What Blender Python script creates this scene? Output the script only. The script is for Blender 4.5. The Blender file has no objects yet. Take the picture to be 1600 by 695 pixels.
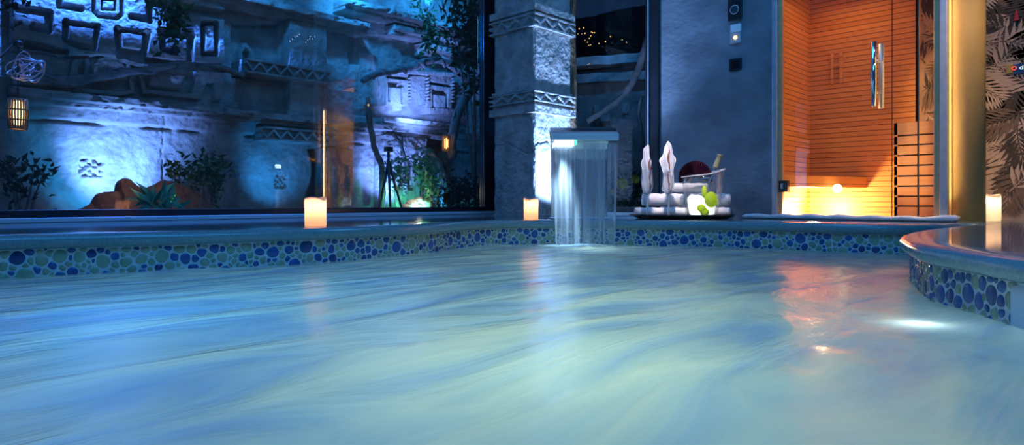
import bpy, bmesh, math, random
import numpy as np
from mathutils import Vector, Matrix

# ------------------------------------------------------------------ units and frame
S = 0.62            # metres per layout unit
HC = 0.13           # eye height above the deck, layout units
CF = (0.7214, 0.6925)   # view direction on the floor
CR = (0.6925, -0.7214)  # direction to the right of the view
HOR = 315.0         # row of the horizon (1600 x 695 frame)
C = bpy.context.scene.collection
random.seed(7)
RNG = np.random.RandomState(11)

def loc(r, t, z=0.0):
    return (CR[0]*r + CF[0]*t, CR[1]*r + CF[1]*t, z)
def at(px, t, z=0.0):                 # column px at depth t
    return loc((px-800)/1000.0*t, t, z)
def deck(px, py, z=0.0):              # point of a level surface
    t = 1000*(HC-z)/(py-HOR)
    return at(px, t, z)
def zof(py, t):
    return HC + (HOR-py)/1000.0*t
def on_v(px, V):                      # (u, t) where column px meets plane v = V
    k = (px-800)/1000.0
    u = (-CR[1]*V + k*CF[1]*V) / (CR[0]-k*CF[0])
    return u, CF[0]*u + CF[1]*V
def on_u(px, U):
    k = (px-800)/1000.0
    v = (k*CF[0]*U - CR[0]*U) / (CR[1]-k*CF[1])
    return v, CF[0]*U + CF[1]*v
def pv(px, py, V):
    u, t = on_v(px, V); return (u, V, zof(py, t))
def pu(px, py, U):
    v, t = on_u(px, U); return (U, v, zof(py, t))
def px_of(u, v, z):
    r = CR[0]*u + CR[1]*v; t = CF[0]*u + CF[1]*v
    return 800+1000*r/t, HOR-(z-HC)*1000/t

# ------------------------------------------------------------------ noise
def vnoise(x, y, seed=0):
    xi = np.floor(x).astype(np.int64); yi = np.floor(y).astype(np.int64)
    fx = x-xi; fy = y-yi
    fx = fx*fx*(3-2*fx); fy = fy*fy*(3-2*fy)
    def h(a, b):
        n = (a*374761393 + b*668265263 + seed*1442695041) & 0x7fffffff
        n = ((n ^ (n >> 13))*1274126177) & 0x7fffffff
        return ((n ^ (n >> 16)) & 0xffff)/65535.0
    return (h(xi, yi)*(1-fx)+h(xi+1, yi)*fx)*(1-fy) + (h(xi, yi+1)*(1-fx)+h(xi+1, yi+1)*fx)*fy
def fbm(x, y, octv=4, seed=0):
    x = np.asarray(x, float); y = np.asarray(y, float)
    s = 0; a = 0.5; t = 0
    for o in range(octv):
        s = s + a*vnoise(x*2**o, y*2**o, seed+o*17); t += a; a *= 0.5
    return s/t
def sstep(a, b, x):
    t = np.clip((x-a)/(b-a), 0, 1); return t*t*(3-2*t)
def dseg(PX, PY, pts):
    d = np.full(PX.shape, 1e9)
    for (x0, y0), (x1, y1) in zip(pts[:-1], pts[1:]):
        dx, dy = x1-x0, y1-y0
        t = np.clip(((PX-x0)*dx+(PY-y0)*dy)/max(dx*dx+dy*dy, 1e-9), 0, 1)
        d = np.minimum(d, np.hypot(PX-x0-t*dx, PY-y0-t*dy))
    return d
def inpoly(PX, PY, pts):
    ins = np.zeros(PX.shape, bool); n = len(pts)
    for i in range(n):
        x0, y0 = pts[i]; x1, y1 = pts[(i+1) % n]
        if y0 == y1: continue
        c = ((y0 > PY) != (y1 > PY)) & (PX < (x1-x0)*(PY-y0)/(y1-y0)+x0)
        ins ^= c
    return ins

# ------------------------------------------------------------------ materials
def nodes_of(name):
    m = bpy.data.materials.new(name); m.use_nodes = True
    nt = m.node_tree; nt.nodes.clear()
    out = nt.nodes.new('ShaderNodeOutputMaterial')
    return m, nt, out
def N(nt, typ, **kw):
    n = nt.nodes.new(typ)
    for k, v in kw.items():
        if k.startswith('i_'):
            n.inputs[k[2:].replace('_', ' ')].default_value = v
        else:
            setattr(n, k, v)
    return n
def coords(nt, scale=(1, 1, 1), rot=(0, 0, 0)):
    tc = N(nt, 'ShaderNodeTexCoord'); mp = N(nt, 'ShaderNodeMapping')
    mp.inputs['Scale'].default_value = scale; mp.inputs['Rotation'].default_value = rot
    nt.links.new(tc.outputs['Object'], mp.inputs['Vector'])
    return mp.outputs['Vector']
def ramp(nt, fac, stops):
    r = N(nt, 'ShaderNodeValToRGB'); e = r.color_ramp.elements
    while len(e) < len(stops): e.new(0.5)
    for k, (p, c) in enumerate(stops):
        e[k].position = p; e[k].color = (c[0], c[1], c[2], 1)
    nt.links.new(fac, r.inputs['Fac']); return r.outputs['Color']
def pbr(name, c0, c1=None, rough=0.6, metal=0.0, scale=20, bump=0.0, bscale=None, spec=0.5, stretch=(1, 1, 1), detail=6, coat=0.0, rough_var=0.0, bdist=0.01):
    m, nt, out = nodes_of(name)
    p = N(nt, 'ShaderNodeBsdfPrincipled')
    p.inputs['Roughness'].default_value = rough; p.inputs['Metallic'].default_value = metal
    p.inputs['Specular IOR Level'].default_value = spec; p.inputs['Coat Weight'].default_value = coat
    nt.links.new(p.outputs[0], out.inputs[0])
    vec = coords(nt, stretch)
    if c1 is None: c1 = tuple(x*0.8 for x in c0)
    nz = N(nt, 'ShaderNodeTexNoise'); nz.inputs['Scale'].default_value = scale; nz.inputs['Detail'].default_value = detail
    nt.links.new(vec, nz.inputs['Vector'])
    col = ramp(nt, nz.outputs['Fac'], [(0.3, c1), (0.7, c0)])
    nt.links.new(col, p.inputs['Base Color'])
    if rough_var:
        mr = N(nt, 'ShaderNodeMapRange'); mr.inputs['To Min'].default_value = max(0, rough-rough_var); mr.inputs['To Max'].default_value = rough+rough_var
        nt.links.new(nz.outputs['Fac'], mr.inputs['Value']); nt.links.new(mr.outputs[0], p.inputs['Roughness'])
    if bump:
        b = N(nt, 'ShaderNodeBump'); b.inputs['Strength'].default_value = bump; b.inputs['Distance'].default_value = bdist
        n2 = N(nt, 'ShaderNodeTexNoise'); n2.inputs['Scale'].default_value = bscale or scale*2; n2.inputs['Detail'].default_value = 8
        nt.links.new(vec, n2.inputs['Vector'])
        nt.links.new(n2.outputs['Fac'], b.inputs['Height']); nt.links.new(b.outputs[0], p.inputs['Normal'])
    return m
def emit(name, c, s):
    m, nt, out = nodes_of(name)
    e = N(nt, 'ShaderNodeEmission'); e.inputs[0].default_value = (*c, 1); e.inputs[1].default_value = s
    nt.links.new(e.outputs[0], out.inputs[0]); return m
def pane_mat(name, ior, tint=(1, 1, 1), rough=0.0, boost=1.0, haze=0.0):
    """window glass: clear, mirror-like by Fresnel on its outer faces"""
    m, nt, out = nodes_of(name)
    tr = N(nt, 'ShaderNodeBsdfTransparent'); tr.inputs[0].default_value = (*tint, 1)
    gl = N(nt, 'ShaderNodeBsdfGlossy'); gl.inputs['Roughness'].default_value = rough
    fr = N(nt, 'ShaderNodeFresnel'); fr.inputs['IOR'].default_value = ior
    ge = N(nt, 'ShaderNodeNewGeometry')
    inv = N(nt, 'ShaderNodeMath', operation='SUBTRACT'); inv.inputs[0].default_value = boost
    nt.links.new(ge.outputs['Backfacing'], inv.inputs[1])
    mul = N(nt, 'ShaderNodeMath', operation='MULTIPLY', use_clamp=True)
    nt.links.new(fr.outputs[0], mul.inputs[0]); nt.links.new(inv.outputs[0], mul.inputs[1])
    sel = N(nt, 'ShaderNodeMath', operation='MULTIPLY', use_clamp=True)
    one = N(nt, 'ShaderNodeMath', operation='SUBTRACT'); one.inputs[0].default_value = 1.0
    nt.links.new(ge.outputs['Backfacing'], one.inputs[1])
    nt.links.new(mul.outputs[0], sel.inputs[0]); nt.links.new(one.outputs[0], sel.inputs[1])
    base = tr
    if haze:
        hz = N(nt, 'ShaderNodeBsdfTranslucent'); hz.inputs[0].default_value = (.9, .93, .95, 1)
        base = N(nt, 'ShaderNodeMixShader'); base.inputs[0].default_value = haze
        nt.links.new(tr.outputs[0], base.inputs[1]); nt.links.new(hz.outputs[0], base.inputs[2])
    mx = N(nt, 'ShaderNodeMixShader')
    nt.links.new(sel.outputs[0], mx.inputs[0]); nt.links.new(base.outputs[0], mx.inputs[1]); nt.links.new(gl.outputs[0], mx.inputs[2])
    nt.links.new(mx.outputs[0], out.inputs[0]); return m
def glass_mat(name, c=(1, 1, 1), rough=0.0, ior=1.45):
    m, nt, out = nodes_of(name)
    p = N(nt, 'ShaderNodeBsdfPrincipled')
    p.inputs['Base Color'].default_value = (*c, 1); p.inputs['Roughness'].default_value = rough
    p.inputs['Transmission Weight'].default_value = 1.0; p.inputs['IOR'].default_value = ior
    nt.links.new(p.outputs[0], out.inputs[0]); return m
def wax_mat(name, c):
    m, nt, out = nodes_of(name)
    d = N(nt, 'ShaderNodeBsdfDiffuse'); d.inputs[0].default_value = (*c, 1)
    t = N(nt, 'ShaderNodeBsdfTranslucent'); t.inputs[0].default_value = (*c, 1)
    mx = N(nt, 'ShaderNodeMixShader'); mx.inputs[0].default_value = 0.55
    nt.links.new(d.outputs[0], mx.inputs[1]); nt.links.new(t.outputs[0], mx.inputs[2])
    nt.links.new(mx.outputs[0], out.inputs[0]); return m

M = {}
def stone(name, a, b, sc=9, bump=0.6, bs=30):
    return pbr(name, a, b, rough=0.85, scale=sc, bump=bump, bscale=bs, spec=0.2, bdist=0.02)
M['facade'] = stone('carved_facade_stone', (.46, .42, .38), (.26, .22, .19), 7, 0.7, 26)
M['facade_dark'] = stone('weathered_facade_stone', (.34, .30, .27), (.17, .14, .12), 6, 0.7, 22)
M['pillar'] = stone('pillar_stone', (.50, .49, .47), (.30, .28, .26), 12, 0.8, 34)
M['rock'] = stone('brown_rock', (.25, .15, .09), (.10, .06, .04), 14, 1.0, 25)
M['white_rock'] = stone('pale_rock', (.75, .70, .62), (.5, .45, .38), 14, 0.6, 25)
M['soil'] = stone('soil', (.10, .07, .05), (.04, .03, .02), 14, 1.0, 40)
M['slate'] = pbr('slate_tile', (.23, .25, .28), (.12, .13, .15), rough=0.6, scale=5, bump=0.35, bscale=28, spec=0.35, stretch=(1, 1, 1.6), bdist=0.012)
M['plaster'] = pbr('dark_plaster', (.22, .23, .25), (.18, .19, .21), rough=0.8, scale=4)
M['ceiling'] = pbr('ceiling_paint', (.32, .34, .38), (.28, .30, .34), rough=0.8, scale=3)
M['gold'] = pbr('ochre_plaster', (.58, .40, .17), (.46, .31, .12), rough=0.55, scale=9, bump=0.15, bscale=40, stretch=(1, 1, .35))
M['black'] = pbr('black_frame', (.018, .02, .026), (.012, .013, .018), rough=0.32, scale=10)
M['alu'] = pbr('brushed_aluminium', (.62, .62, .64), (.52, .52, .55), rough=0.38, metal=0.6, scale=30)
M['lip'] = pbr('satin_steel', (.80, .82, .85), (.74, .76, .80), rough=0.3, metal=0.25, scale=30)
M['chrome'] = pbr('chrome', (.82, .83, .85), (.78, .79, .8), rough=0.08, metal=1.0, scale=30)
M['steel'] = pbr('stainless_steel', (.70, .71, .73), (.60, .61, .63), rough=0.16, metal=1.0, scale=60, stretch=(1, 1, .05))
M['deck'] = pbr('polished_deck_stone', (.13, .21, .235), (.095, .165, .19), rough=0.07, scale=160, spec=0.55, detail=2, rough_var=0.02, bump=0.004, bscale=7)
M['coping'] = pbr('coping_stone', (.23, .33, .34), (.15, .235, .25), rough=0.16, scale=170, spec=0.55, detail=2)
M['grout'] = pbr('pale_grout', (.60, .66, .66), (.52, .58, .58), rough=0.7, scale=60)
M['peb_blue'] = pbr('blue_pebble_tile', (.045, .13, .36), (.03, .085, .25), rough=0.18, scale=22)
M['peb_navy'] = pbr('navy_pebble_tile', (.035, .085, .24), (.02, .055, .17), rough=0.18, scale=22)
M['peb_sage'] = pbr('sage_pebble_tile', (.34, .42, .29), (.24, .31, .21), rough=0.2, scale=22)
M['pool_plaster'] = pbr('pool_plaster', (.60, .70, .74), (.54, .64, .69), rough=0.5, scale=8)
M['black_gloss'] = pbr('black_lacquer', (.012, .012, .016), (.01, .01, .012), rough=0.12, scale=10)
M['towel'] = pbr('white_terry', (.78, .77, .78), (.66, .65, .67), rough=0.95, scale=60, bump=0.6, bscale=240, spec=0.1, bdist=0.004)
M['napkin'] = pbr('white_linen', (.80, .79, .80), (.70, .69, .72), rough=0.9, scale=40, bump=0.2, bscale=120, spec=0.15)
M['stain'] = pbr('cinnamon_stick', (.30, .12, .09), (.2, .08, .06), rough=0.7, scale=40)
M['plum'] = pbr('plum_paper', (.060, .010, .032), (.028, .004, .018), rough=0.5, scale=30)
M['lime'] = wax_mat('lime_peel', (.80, .94, .02))
M['green_bottle'] = glass_mat('green_glass', (.35, .5, .25), 0.05)
M['foil'] = pbr('green_foil', (.25, .30, .16), (.35, .22, .12), rough=0.35, scale=20)
M['clear'] = glass_mat('clear_glass')
M['rim_glint'] = wax_mat('rim_glint', (.92, .90, .90))  # white colour standing in for light caught on the glass rim
M['stem_glass'] = pane_mat('stem_glass', 2.0, haze=.38)  # white haze stands in for the bright glints on the stems
M['flute_glass'] = pane_mat('flute_glass', 1.9, haze=.12)  # white haze mixed in as a stand-in for bowl glints
M['clear_thin'] = pane_mat('blown_glass', 2.0, rough=.04, haze=.06)
M['pane'] = pane_mat('window_glass', 2.15, (.95, .97, .99))
M['pane_narrow'] = pane_mat('narrow_window_glass', 1.42, (.95, .97, .99))
M['pane_sauna'] = pane_mat('sauna_glass', 1.8, (.94, .92, .90))
M['wax'] = wax_mat('ivory_wax', (.94, .74, .62))
M['wax_white'] = wax_mat('white_wax', (.95, .85, .74))
M['flame'] = emit('candle_flame', (1.0, .62, .2), 12)
M['rattan'] = pbr('rattan', (.50, .32, .14), (.35, .2, .08), rough=0.7, scale=40)
M['bulb'] = emit('lantern_bulb', (1.0, .55, .18), 9)
M['wire'] = pbr('silver_wire', (.65, .65, .70), (.5, .5, .55), rough=0.4, metal=0.4, scale=30)
M['branch'] = pbr('root_bark', (.30, .27, .25), (.15, .13, .12), rough=0.9, scale=18, bump=0.7, bscale=40)
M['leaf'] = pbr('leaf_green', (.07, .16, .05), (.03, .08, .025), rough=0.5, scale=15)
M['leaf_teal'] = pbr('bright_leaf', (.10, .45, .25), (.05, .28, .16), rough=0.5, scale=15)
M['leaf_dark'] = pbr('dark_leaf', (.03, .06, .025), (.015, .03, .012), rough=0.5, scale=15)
M['flower'] = pbr('yellow_petal', (.85, .55, .04), (.7, .4, .02), rough=0.6, scale=15)
M['led_white'] = emit('led_white', (.62, .82, 1.0), 10)
M['led_warm'] = emit('led_warm', (1.0, .70, .30), 14)
M['led_green'] = emit('led_green', (.05, 1.0, .25), 4)
M['led_amber'] = emit('amber_light', (1.0, .55, .12), 9)
M['sauna_lamp'] = emit('sauna_lamp', (1.0, .80, .40), 7)
M['fairy_green'] = emit('fairy_green', (.04, 1.0, .12), 1.6)
M['glint_white'] = emit('glint_white', (.6, .8, 1.0), 2.2)
M['town'] = emit('town_light', (1.0, .55, .18), 1.6)
M['hill'] = pbr('night_hill', (.015, .02, .02), (.008, .01, .01), rough=0.95, scale=1)
M['red'] = pbr('red_plastic', (.5, .02, .02), (.4, .015, .015), rough=0.4, scale=10)
M['blue_panel'] = pbr('blue_panel', (.03, .08, .25), (.025, .065, .2), rough=0.25, scale=10)
M['gold_plate'] = pbr('gold_plate', (.62, .40, .10), (.55, .35, .09), rough=0.35, metal=0.4, scale=10)
M['icon_red'] = emit('icon_red', (1.0, .12, .08), 1.0)
M['icon_white'] = emit('icon_white', (.75, .9, 1.0), 1.0)
M['grey_plate'] = pbr('grey_plate', (.42, .44, .46), (.38, .40, .42), rough=0.4, scale=10)
M['white_plate'] = pbr('pale_plate', (.70, .73, .76), (.65, .68, .71), rough=0.4, scale=10)
M['lens'] = pbr('dial_glass', (.03, .07, .09), (.02, .04, .05), rough=0.1, scale=10)
M['lime_light'] = emit('lime_light', (.6, 1.0, .1), 1)
M['ice'] = wax_mat('crushed_ice', (.93, .95, .97))
M['print_base'] = pbr('wallpaper_base', (.46, .32, .24), (.33, .22, .165), rough=0.7, scale=12)
M['print_dark'] = pbr('palm_print_dark', (.065, .045, .035), (.04, .028, .02), rough=0.7, scale=25)
M['print_mid'] = pbr('palm_print_mid', (.17, .115, .08), (.12, .08, .055), rough=0.7, scale=25)
M['print_light'] = pbr('palm_print_light', (.56, .40, .30), (.44, .31, .23), rough=0.7, scale=25)

def wood_mat(name, c0, c1, pitch, gap=0.10, axis='Z'):
    m, nt, out = nodes_of(name)
    p = N(nt, 'ShaderNodeBsdfPrincipled'); p.inputs['Roughness'].default_value = 0.45
    nt.links.new(p.outputs[0], out.inputs[0])
    tc = N(nt, 'ShaderNodeTexCoord'); sp = N(nt, 'ShaderNodeSeparateXYZ')
    nt.links.new(tc.outputs['Object'], sp.inputs[0])
    dv = N(nt, 'ShaderNodeMath', operation='DIVIDE'); dv.inputs[1].default_value = pitch
    nt.links.new(sp.outputs[axis], dv.inputs[0])
    fr = N(nt, 'ShaderNodeMath', operation='FRACT'); nt.links.new(dv.outputs[0], fr.inputs[0])
    fl = N(nt, 'ShaderNodeMath', operation='FLOOR'); nt.links.new(dv.outputs[0], fl.inputs[0])
    wn = N(nt, 'ShaderNodeTexWhiteNoise', noise_dimensions='1D'); nt.links.new(fl.outputs[0], wn.inputs['W'])
    mp = N(nt, 'ShaderNodeMapping'); mp.inputs['Scale'].default_value = (1.5, 1.5, 30)
    nt.links.new(tc.outputs['Object'], mp.inputs['Vector'])
    nz = N(nt, 'ShaderNodeTexNoise'); nz.inputs['Scale'].default_value = 4; nz.inputs['Detail'].default_value = 6
    nt.links.new(mp.outputs[0], nz.inputs['Vector'])
    ad = N(nt, 'ShaderNodeMath', operation='MULTIPLY_ADD'); ad.inputs[1].default_value = 0.35
    nt.links.new(wn.outputs[0], ad.inputs[0]); nt.links.new(nz.outputs['Fac'], ad.inputs[2])
    col = ramp(nt, ad.outputs[0], [(0.35, c1), (0.85, c0)])
    gp = N(nt, 'ShaderNodeMath', operation='LESS_THAN'); gp.inputs[1].default_value = gap
    nt.links.new(fr.outputs[0], gp.inputs[0])
    mx = N(nt, 'ShaderNodeMixRGB'); mx.inputs['Color2'].default_value = (c1[0]*.22, c1[1]*.15, c1[2]*.12, 1)
    nt.links.new(gp.outputs[0], mx.inputs['Fac']); nt.links.new(col, mx.inputs['Color1'])
    nt.links.new(mx.outputs[0], p.inputs['Base Color'])
    return m
M['sauna_wood'] = wood_mat('sauna_boards', (.78, .36, .10), (.60, .25, .065), 0.042*S, 0.13)
M['bench_wood'] = wood_mat('bench_wood', (.72, .33, .09), (.60, .26, .07), 0.09*S, 0.05)
M['guard_wood'] = wood_mat('heater_guard_wood', (.74, .40, .18), (.62, .32, .13), 5.0, 0.0)

def water_mat():
    m, nt, out = nodes_of('milky_pool_water')
    vec = coords(nt, (.8, 2.6, 1.0), (0, 0, math.radians(-34)))
    n1 = N(nt, 'ShaderNodeTexNoise'); n1.inputs['Scale'].default_value = 2.6; n1.inputs['Detail'].default_value = 4; n1.inputs['Distortion'].default_value = 1.2
    nt.links.new(vec, n1.inputs['Vector'])
    n2 = N(nt, 'ShaderNodeTexNoise'); n2.inputs['Scale'].default_value = 9; n2.inputs['Detail'].default_value = 6; n2.inputs['Distortion'].default_value = 0.8
    nt.links.new(vec, n2.inputs['Vector'])
    ad = N(nt, 'ShaderNodeMath', operation='MULTIPLY_ADD'); ad.inputs[1].default_value = 0.12
    nt.links.new(n2.outputs['Fac'], ad.inputs[0]); nt.links.new(n1.outputs['Fac'], ad.inputs[2])
    b = N(nt, 'ShaderNodeBump'); b.inputs['Strength'].default_value = 0.21; b.inputs['Distance'].default_value = 0.04
    nt.links.new(ad.outputs[0], b.inputs['Height'])
    col = ramp(nt, n1.outputs['Fac'], [(0.30, (.26, .46, .72)), (0.47, (.42, .62, .69)), (0.70, (.63, .77, .67))])
    tr = N(nt, 'ShaderNodeBsdfTranslucent'); df = N(nt, 'ShaderNodeBsdfDiffuse')
    nt.links.new(col, tr.inputs[0]); nt.links.new(col, df.inputs[0])
    m1 = N(nt, 'ShaderNodeMixShader'); m1.inputs[0].default_value = 0.22
    nt.links.new(tr.outputs[0], m1.inputs[1]); nt.links.new(df.outputs[0], m1.inputs[2])
    gl = N(nt, 'ShaderNodeBsdfGlossy'); gl.inputs['Roughness'].default_value = 0.23
    for q in (gl, df): nt.links.new(b.outputs[0], q.inputs['Normal'])
    fr = N(nt, 'ShaderNodeFresnel'); fr.inputs['IOR'].default_value = 1.33; nt.links.new(b.outputs[0], fr.inputs['Normal'])
    mx = N(nt, 'ShaderNodeMixShader')
    nt.links.new(fr.outputs[0], mx.inputs[0]); nt.links.new(m1.outputs[0], mx.inputs[1]); nt.links.new(gl.outputs[0], mx.inputs[2])
    nt.links.new(mx.outputs[0], out.inputs[0]); return m
M['water'] = water_mat()

def curtain_mat():
    m, nt, out = nodes_of('falling_water')
    tc = N(nt, 'ShaderNodeUVMap'); mp = N(nt, 'ShaderNodeMapping'); mp.inputs['Scale'].default_value = (24, .8, 1)
    nt.links.new(tc.outputs[0], mp.inputs['Vector'])
    nz = N(nt, 'ShaderNodeTexNoise'); nz.inputs['Scale'].default_value = 1.0; nz.inputs['Detail'].default_value = 5
    nt.links.new(mp.outputs[0], nz.inputs['Vector'])
    b = N(nt, 'ShaderNodeBump'); b.inputs['Strength'].default_value = 0.5; b.inputs['Distance'].default_value = 0.01
    nt.links.new(nz.outputs['Fac'], b.inputs['Height'])
    tr = N(nt, 'ShaderNodeBsdfTransparent'); tr.inputs[0].default_value = (.97, .98, 1, 1)
    df = N(nt, 'ShaderNodeBsdfDiffuse'); df.inputs[0].default_value = (.86, .93, 1, 1)
    tl = N(nt, 'ShaderNodeBsdfTranslucent'); tl.inputs[0].default_value = (.86, .93, 1, 1)
    wh = N(nt, 'ShaderNodeMixShader'); wh.inputs[0].default_value = 0.5
    nt.links.new(df.outputs[0], wh.inputs[1]); nt.links.new(tl.outputs[0], wh.inputs[2])
    mr = N(nt, 'ShaderNodeMapRange'); mr.inputs['From Min'].default_value = 0.35; mr.inputs['From Max'].default_value = 0.75
    mr.inputs['To Min'].default_value = 0.07; mr.inputs['To Max'].default_value = 0.5
    nt.links.new(nz.outputs['Fac'], mr.inputs['Value'])
    m1 = N(nt, 'ShaderNodeMixShader'); nt.links.new(mr.outputs[0], m1.inputs[0])
    nt.links.new(tr.outputs[0], m1.inputs[1]); nt.links.new(wh.outputs[0], m1.inputs[2])
    gl = N(nt, 'ShaderNodeBsdfGlossy'); gl.inputs['Roughness'].default_value = 0.12; nt.links.new(b.outputs[0], gl.inputs['Normal'])
    lw = N(nt, 'ShaderNodeLayerWeight'); lw.inputs['Blend'].default_value = 0.22; nt.links.new(b.outputs[0], lw.inputs['Normal'])
    mx = N(nt, 'ShaderNodeMixShader'); nt.links.new(lw.outputs['Fresnel'], mx.inputs[0])
    nt.links.new(m1.outputs[0], mx.inputs[1]); nt.links.new(gl.outputs[0], mx.inputs[2])
    nt.links.new(mx.outputs[0], out.inputs[0]); return m
M['curtain'] = curtain_mat()

# ------------------------------------------------------------------ mesh builder
class MB:
    def __init__(self): self.v = []; self.f = []; self.mi = []; self.uv = None
    def add(self, vs, fs, mi=0):
        o = len(self.v); self.v += [tuple(map(float, p)) for p in vs]
        for f in fs: self.f.append([i+o for i in f]); self.mi.append(mi)
        return self
    def box(self, a, b, mi=0):
        x0, y0, z0 = [min(a[i], b[i]) for i in range(3)]; x1, y1, z1 = [max(a[i], b[i]) for i in range(3)]
        return self.add([(x0, y0, z0), (x1, y0, z0), (x1, y1, z0), (x0, y1, z0), (x0, y0, z1), (x1, y0, z1), (x1, y1, z1), (x0, y1, z1)],
                 [(0, 3, 2, 1), (4, 5, 6, 7), (0, 1, 5, 4), (1, 2, 6, 5), (2, 3, 7, 6), (3, 0, 4, 7)], mi)
    def prism(self, loop, ext, mi=0):        # 3-D polygon loop pushed along ext
        n = len(loop); vs = list(loop)+[tuple(p[k]+ext[k] for k in range(3)) for p in loop]
        fs = [list(range(n))[::-1], list(range(n, 2*n))]+[(i, (i+1) % n, n+(i+1) % n, n+i) for i in range(n)]
        return self.add(vs, fs, mi)
    def tube(self, path, rad, n=10, mi=0, closed=False, flat=1.0):
        P = [Vector(p) for p in path]; k = len(P)
        if not hasattr(rad, '__len__'): rad = [rad]*k
        rings = []; prev = None
        for i in range(k):
            if closed: d = P[(i+1) % k]-P[i-1]
            else: d = P[min(i+1, k-1)]-P[max(i-1, 0)]
            if d.length < 1e-9: d = Vector((0, 0, 1))
            d.normalize()
            if prev is None:
                a = Vector((0, 0, 1)) if abs(d.z) < 0.9 else Vector((1, 0, 0))
                nx = d.cross(a).normalized()
            else:
                nx = (prev-d*prev.dot(d)).normalized()
            prev = nx; ny = d.cross(nx)
            rings.append([P[i]+(nx*math.cos(2*math.pi*j/n)+ny*flat*math.sin(2*math.pi*j/n))*rad[i] for j in range(n)])
        vs = [tuple(p) for r in rings for p in r]; fs = []
        m = k if closed else k-1
        for i in range(m):
            a = i*n; b = ((i+1) % k)*n
            for j in range(n): fs.append((a+j, a+(j+1) % n, b+(j+1) % n, b+j))
        if not closed: fs += [tuple(range(n))[::-1], tuple(range((k-1)*n, k*n))]
        return self.add(vs, fs, mi)
    def lathe(self, c, prof, n=32, mi=0, cap=True, fn=None):
        vs = []; fs = []; k = len(prof)
        for (r, z) in prof:
            for j in range(n):
                a = 2*math.pi*j/n
                p = (c[0]+r*math.cos(a), c[1]+r*math.sin(a), c[2]+z)
                vs.append(fn(p, a, r, z) if fn else p)
        for i in range(k-1):
            for j in range(n): fs.append((i*n+j, i*n+(j+1) % n, (i+1)*n+(j+1) % n, (i+1)*n+j))
        if cap: fs += [tuple(range(n))[::-1], tuple(range((k-1)*n, k*n))]
        return self.add(vs, fs, mi)
    def grid(self, A, mi=0, close_u=False):       # A: rows x cols x 3
        A = np.asarray(A); r, c = A.shape[:2]; fs = []
        cc = c if close_u else c-1
        for i in range(r-1):
            for j in range(cc): fs.append((i*c+j, i*c+(j+1) % c, (i+1)*c+(j+1) % c, (i+1)*c+j))
        return self.add(A.reshape(-1, 3), fs, mi)
    def leaf(self, p, d, up, L, W, mi=0, fold=0.25):
        p = Vector(p); d = Vector(d).normalized(); s = d.cross(Vector(up))
        if s.length < 1e-3: s = d.cross(Vector((1, 0, 0)))
        s.normalize(); n = s.cross(d)
        m = p+d*L*0.45; tip = p+d*L-n*L*0.12
        return self.add([p, m+s*W*.5+n*W*fold, tip, m-s*W*.5+n*W*fold, m], [(0, 1, 4), (1, 2, 4), (2, 3, 4), (3, 0, 4)], mi)
    def build(self, name, mats, parent=None, origin=None, smooth=False, bevel=0.0, segs=2, normals=True, sub=0):
        if not isinstance(mats, (list, tuple)): mats = [mats]
        me = bpy.data.meshes.new(name)
        if parent is not None: o0 = Vector(parent.matrix_basis.translation) + (Vector(parent.parent.matrix_basis.translation) if parent.parent else Vector())
        elif origin is not None: o0 = Vector(origin)*S
        else: o0 = Vector((0, 0, 0))
        vs = (np.array(self.v)*S-np.array(o0)).tolist()
        me.from_pydata(vs, [], self.f)
        for m in mats: me.materials.append(m)
        if len(mats) > 1: me.polygons.foreach_set('material_index', self.mi)
        if normals:
            bm = bmesh.new(); bm.from_mesh(me); bmesh.ops.recalc_face_normals(bm, faces=bm.faces); bm.to_mesh(me); bm.free()
        if smooth: me.polygons.foreach_set('use_smooth', [True]*len(me.polygons))
        me.update()
        o = bpy.data.objects.new(name, me); C.objects.link(o)
        if parent is not None: o.parent = parent
        elif origin is not None: o.location = o0
        if bevel:
            b = o.modifiers.new('bevel', 'BEVEL'); b.width = bevel*S; b.segments = segs; b.limit_method = 'ANGLE'; b.angle_limit = math.radians(35)
        if sub:
            s = o.modifiers.new('sub', 'SUBSURF'); s.levels = sub; s.render_levels = sub
        return o

def tag(o, label=None, cat=None, group=None, kind=None):
    if label: o['label'] = label
    if cat: o['category'] = cat
    if group: o['group'] = group
    if kind: o['kind'] = kind
    return o
def thing(name, label, cat, l, group=None):
    o = bpy.data.objects.new(name, None); C.objects.link(o)
    o.location = Vector(l)*S; o.empty_display_size = 0.05
    return tag(o, label, cat, group)
def struct(o): o['kind'] = 'structure'; return o
def copy_tree(o, parent=None):
    c = o.copy(); C.objects.link(c)
    if parent: c.parent = parent
    for ch in list(o.children): copy_tree(ch, c)
    return c

# ------------------------------------------------------------------ room planes (layout units)
VW = 4.90            # plane of the big window
UW = 5.00            # plane of the slate wall, second window and sauna front
UB = 5.85            # plane of the palm wall and sauna back
VB = -3.5; UL = -3.0 # walls behind the viewer
ZC = 3.6             # ceiling
ZW = -0.175          # water level

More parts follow.
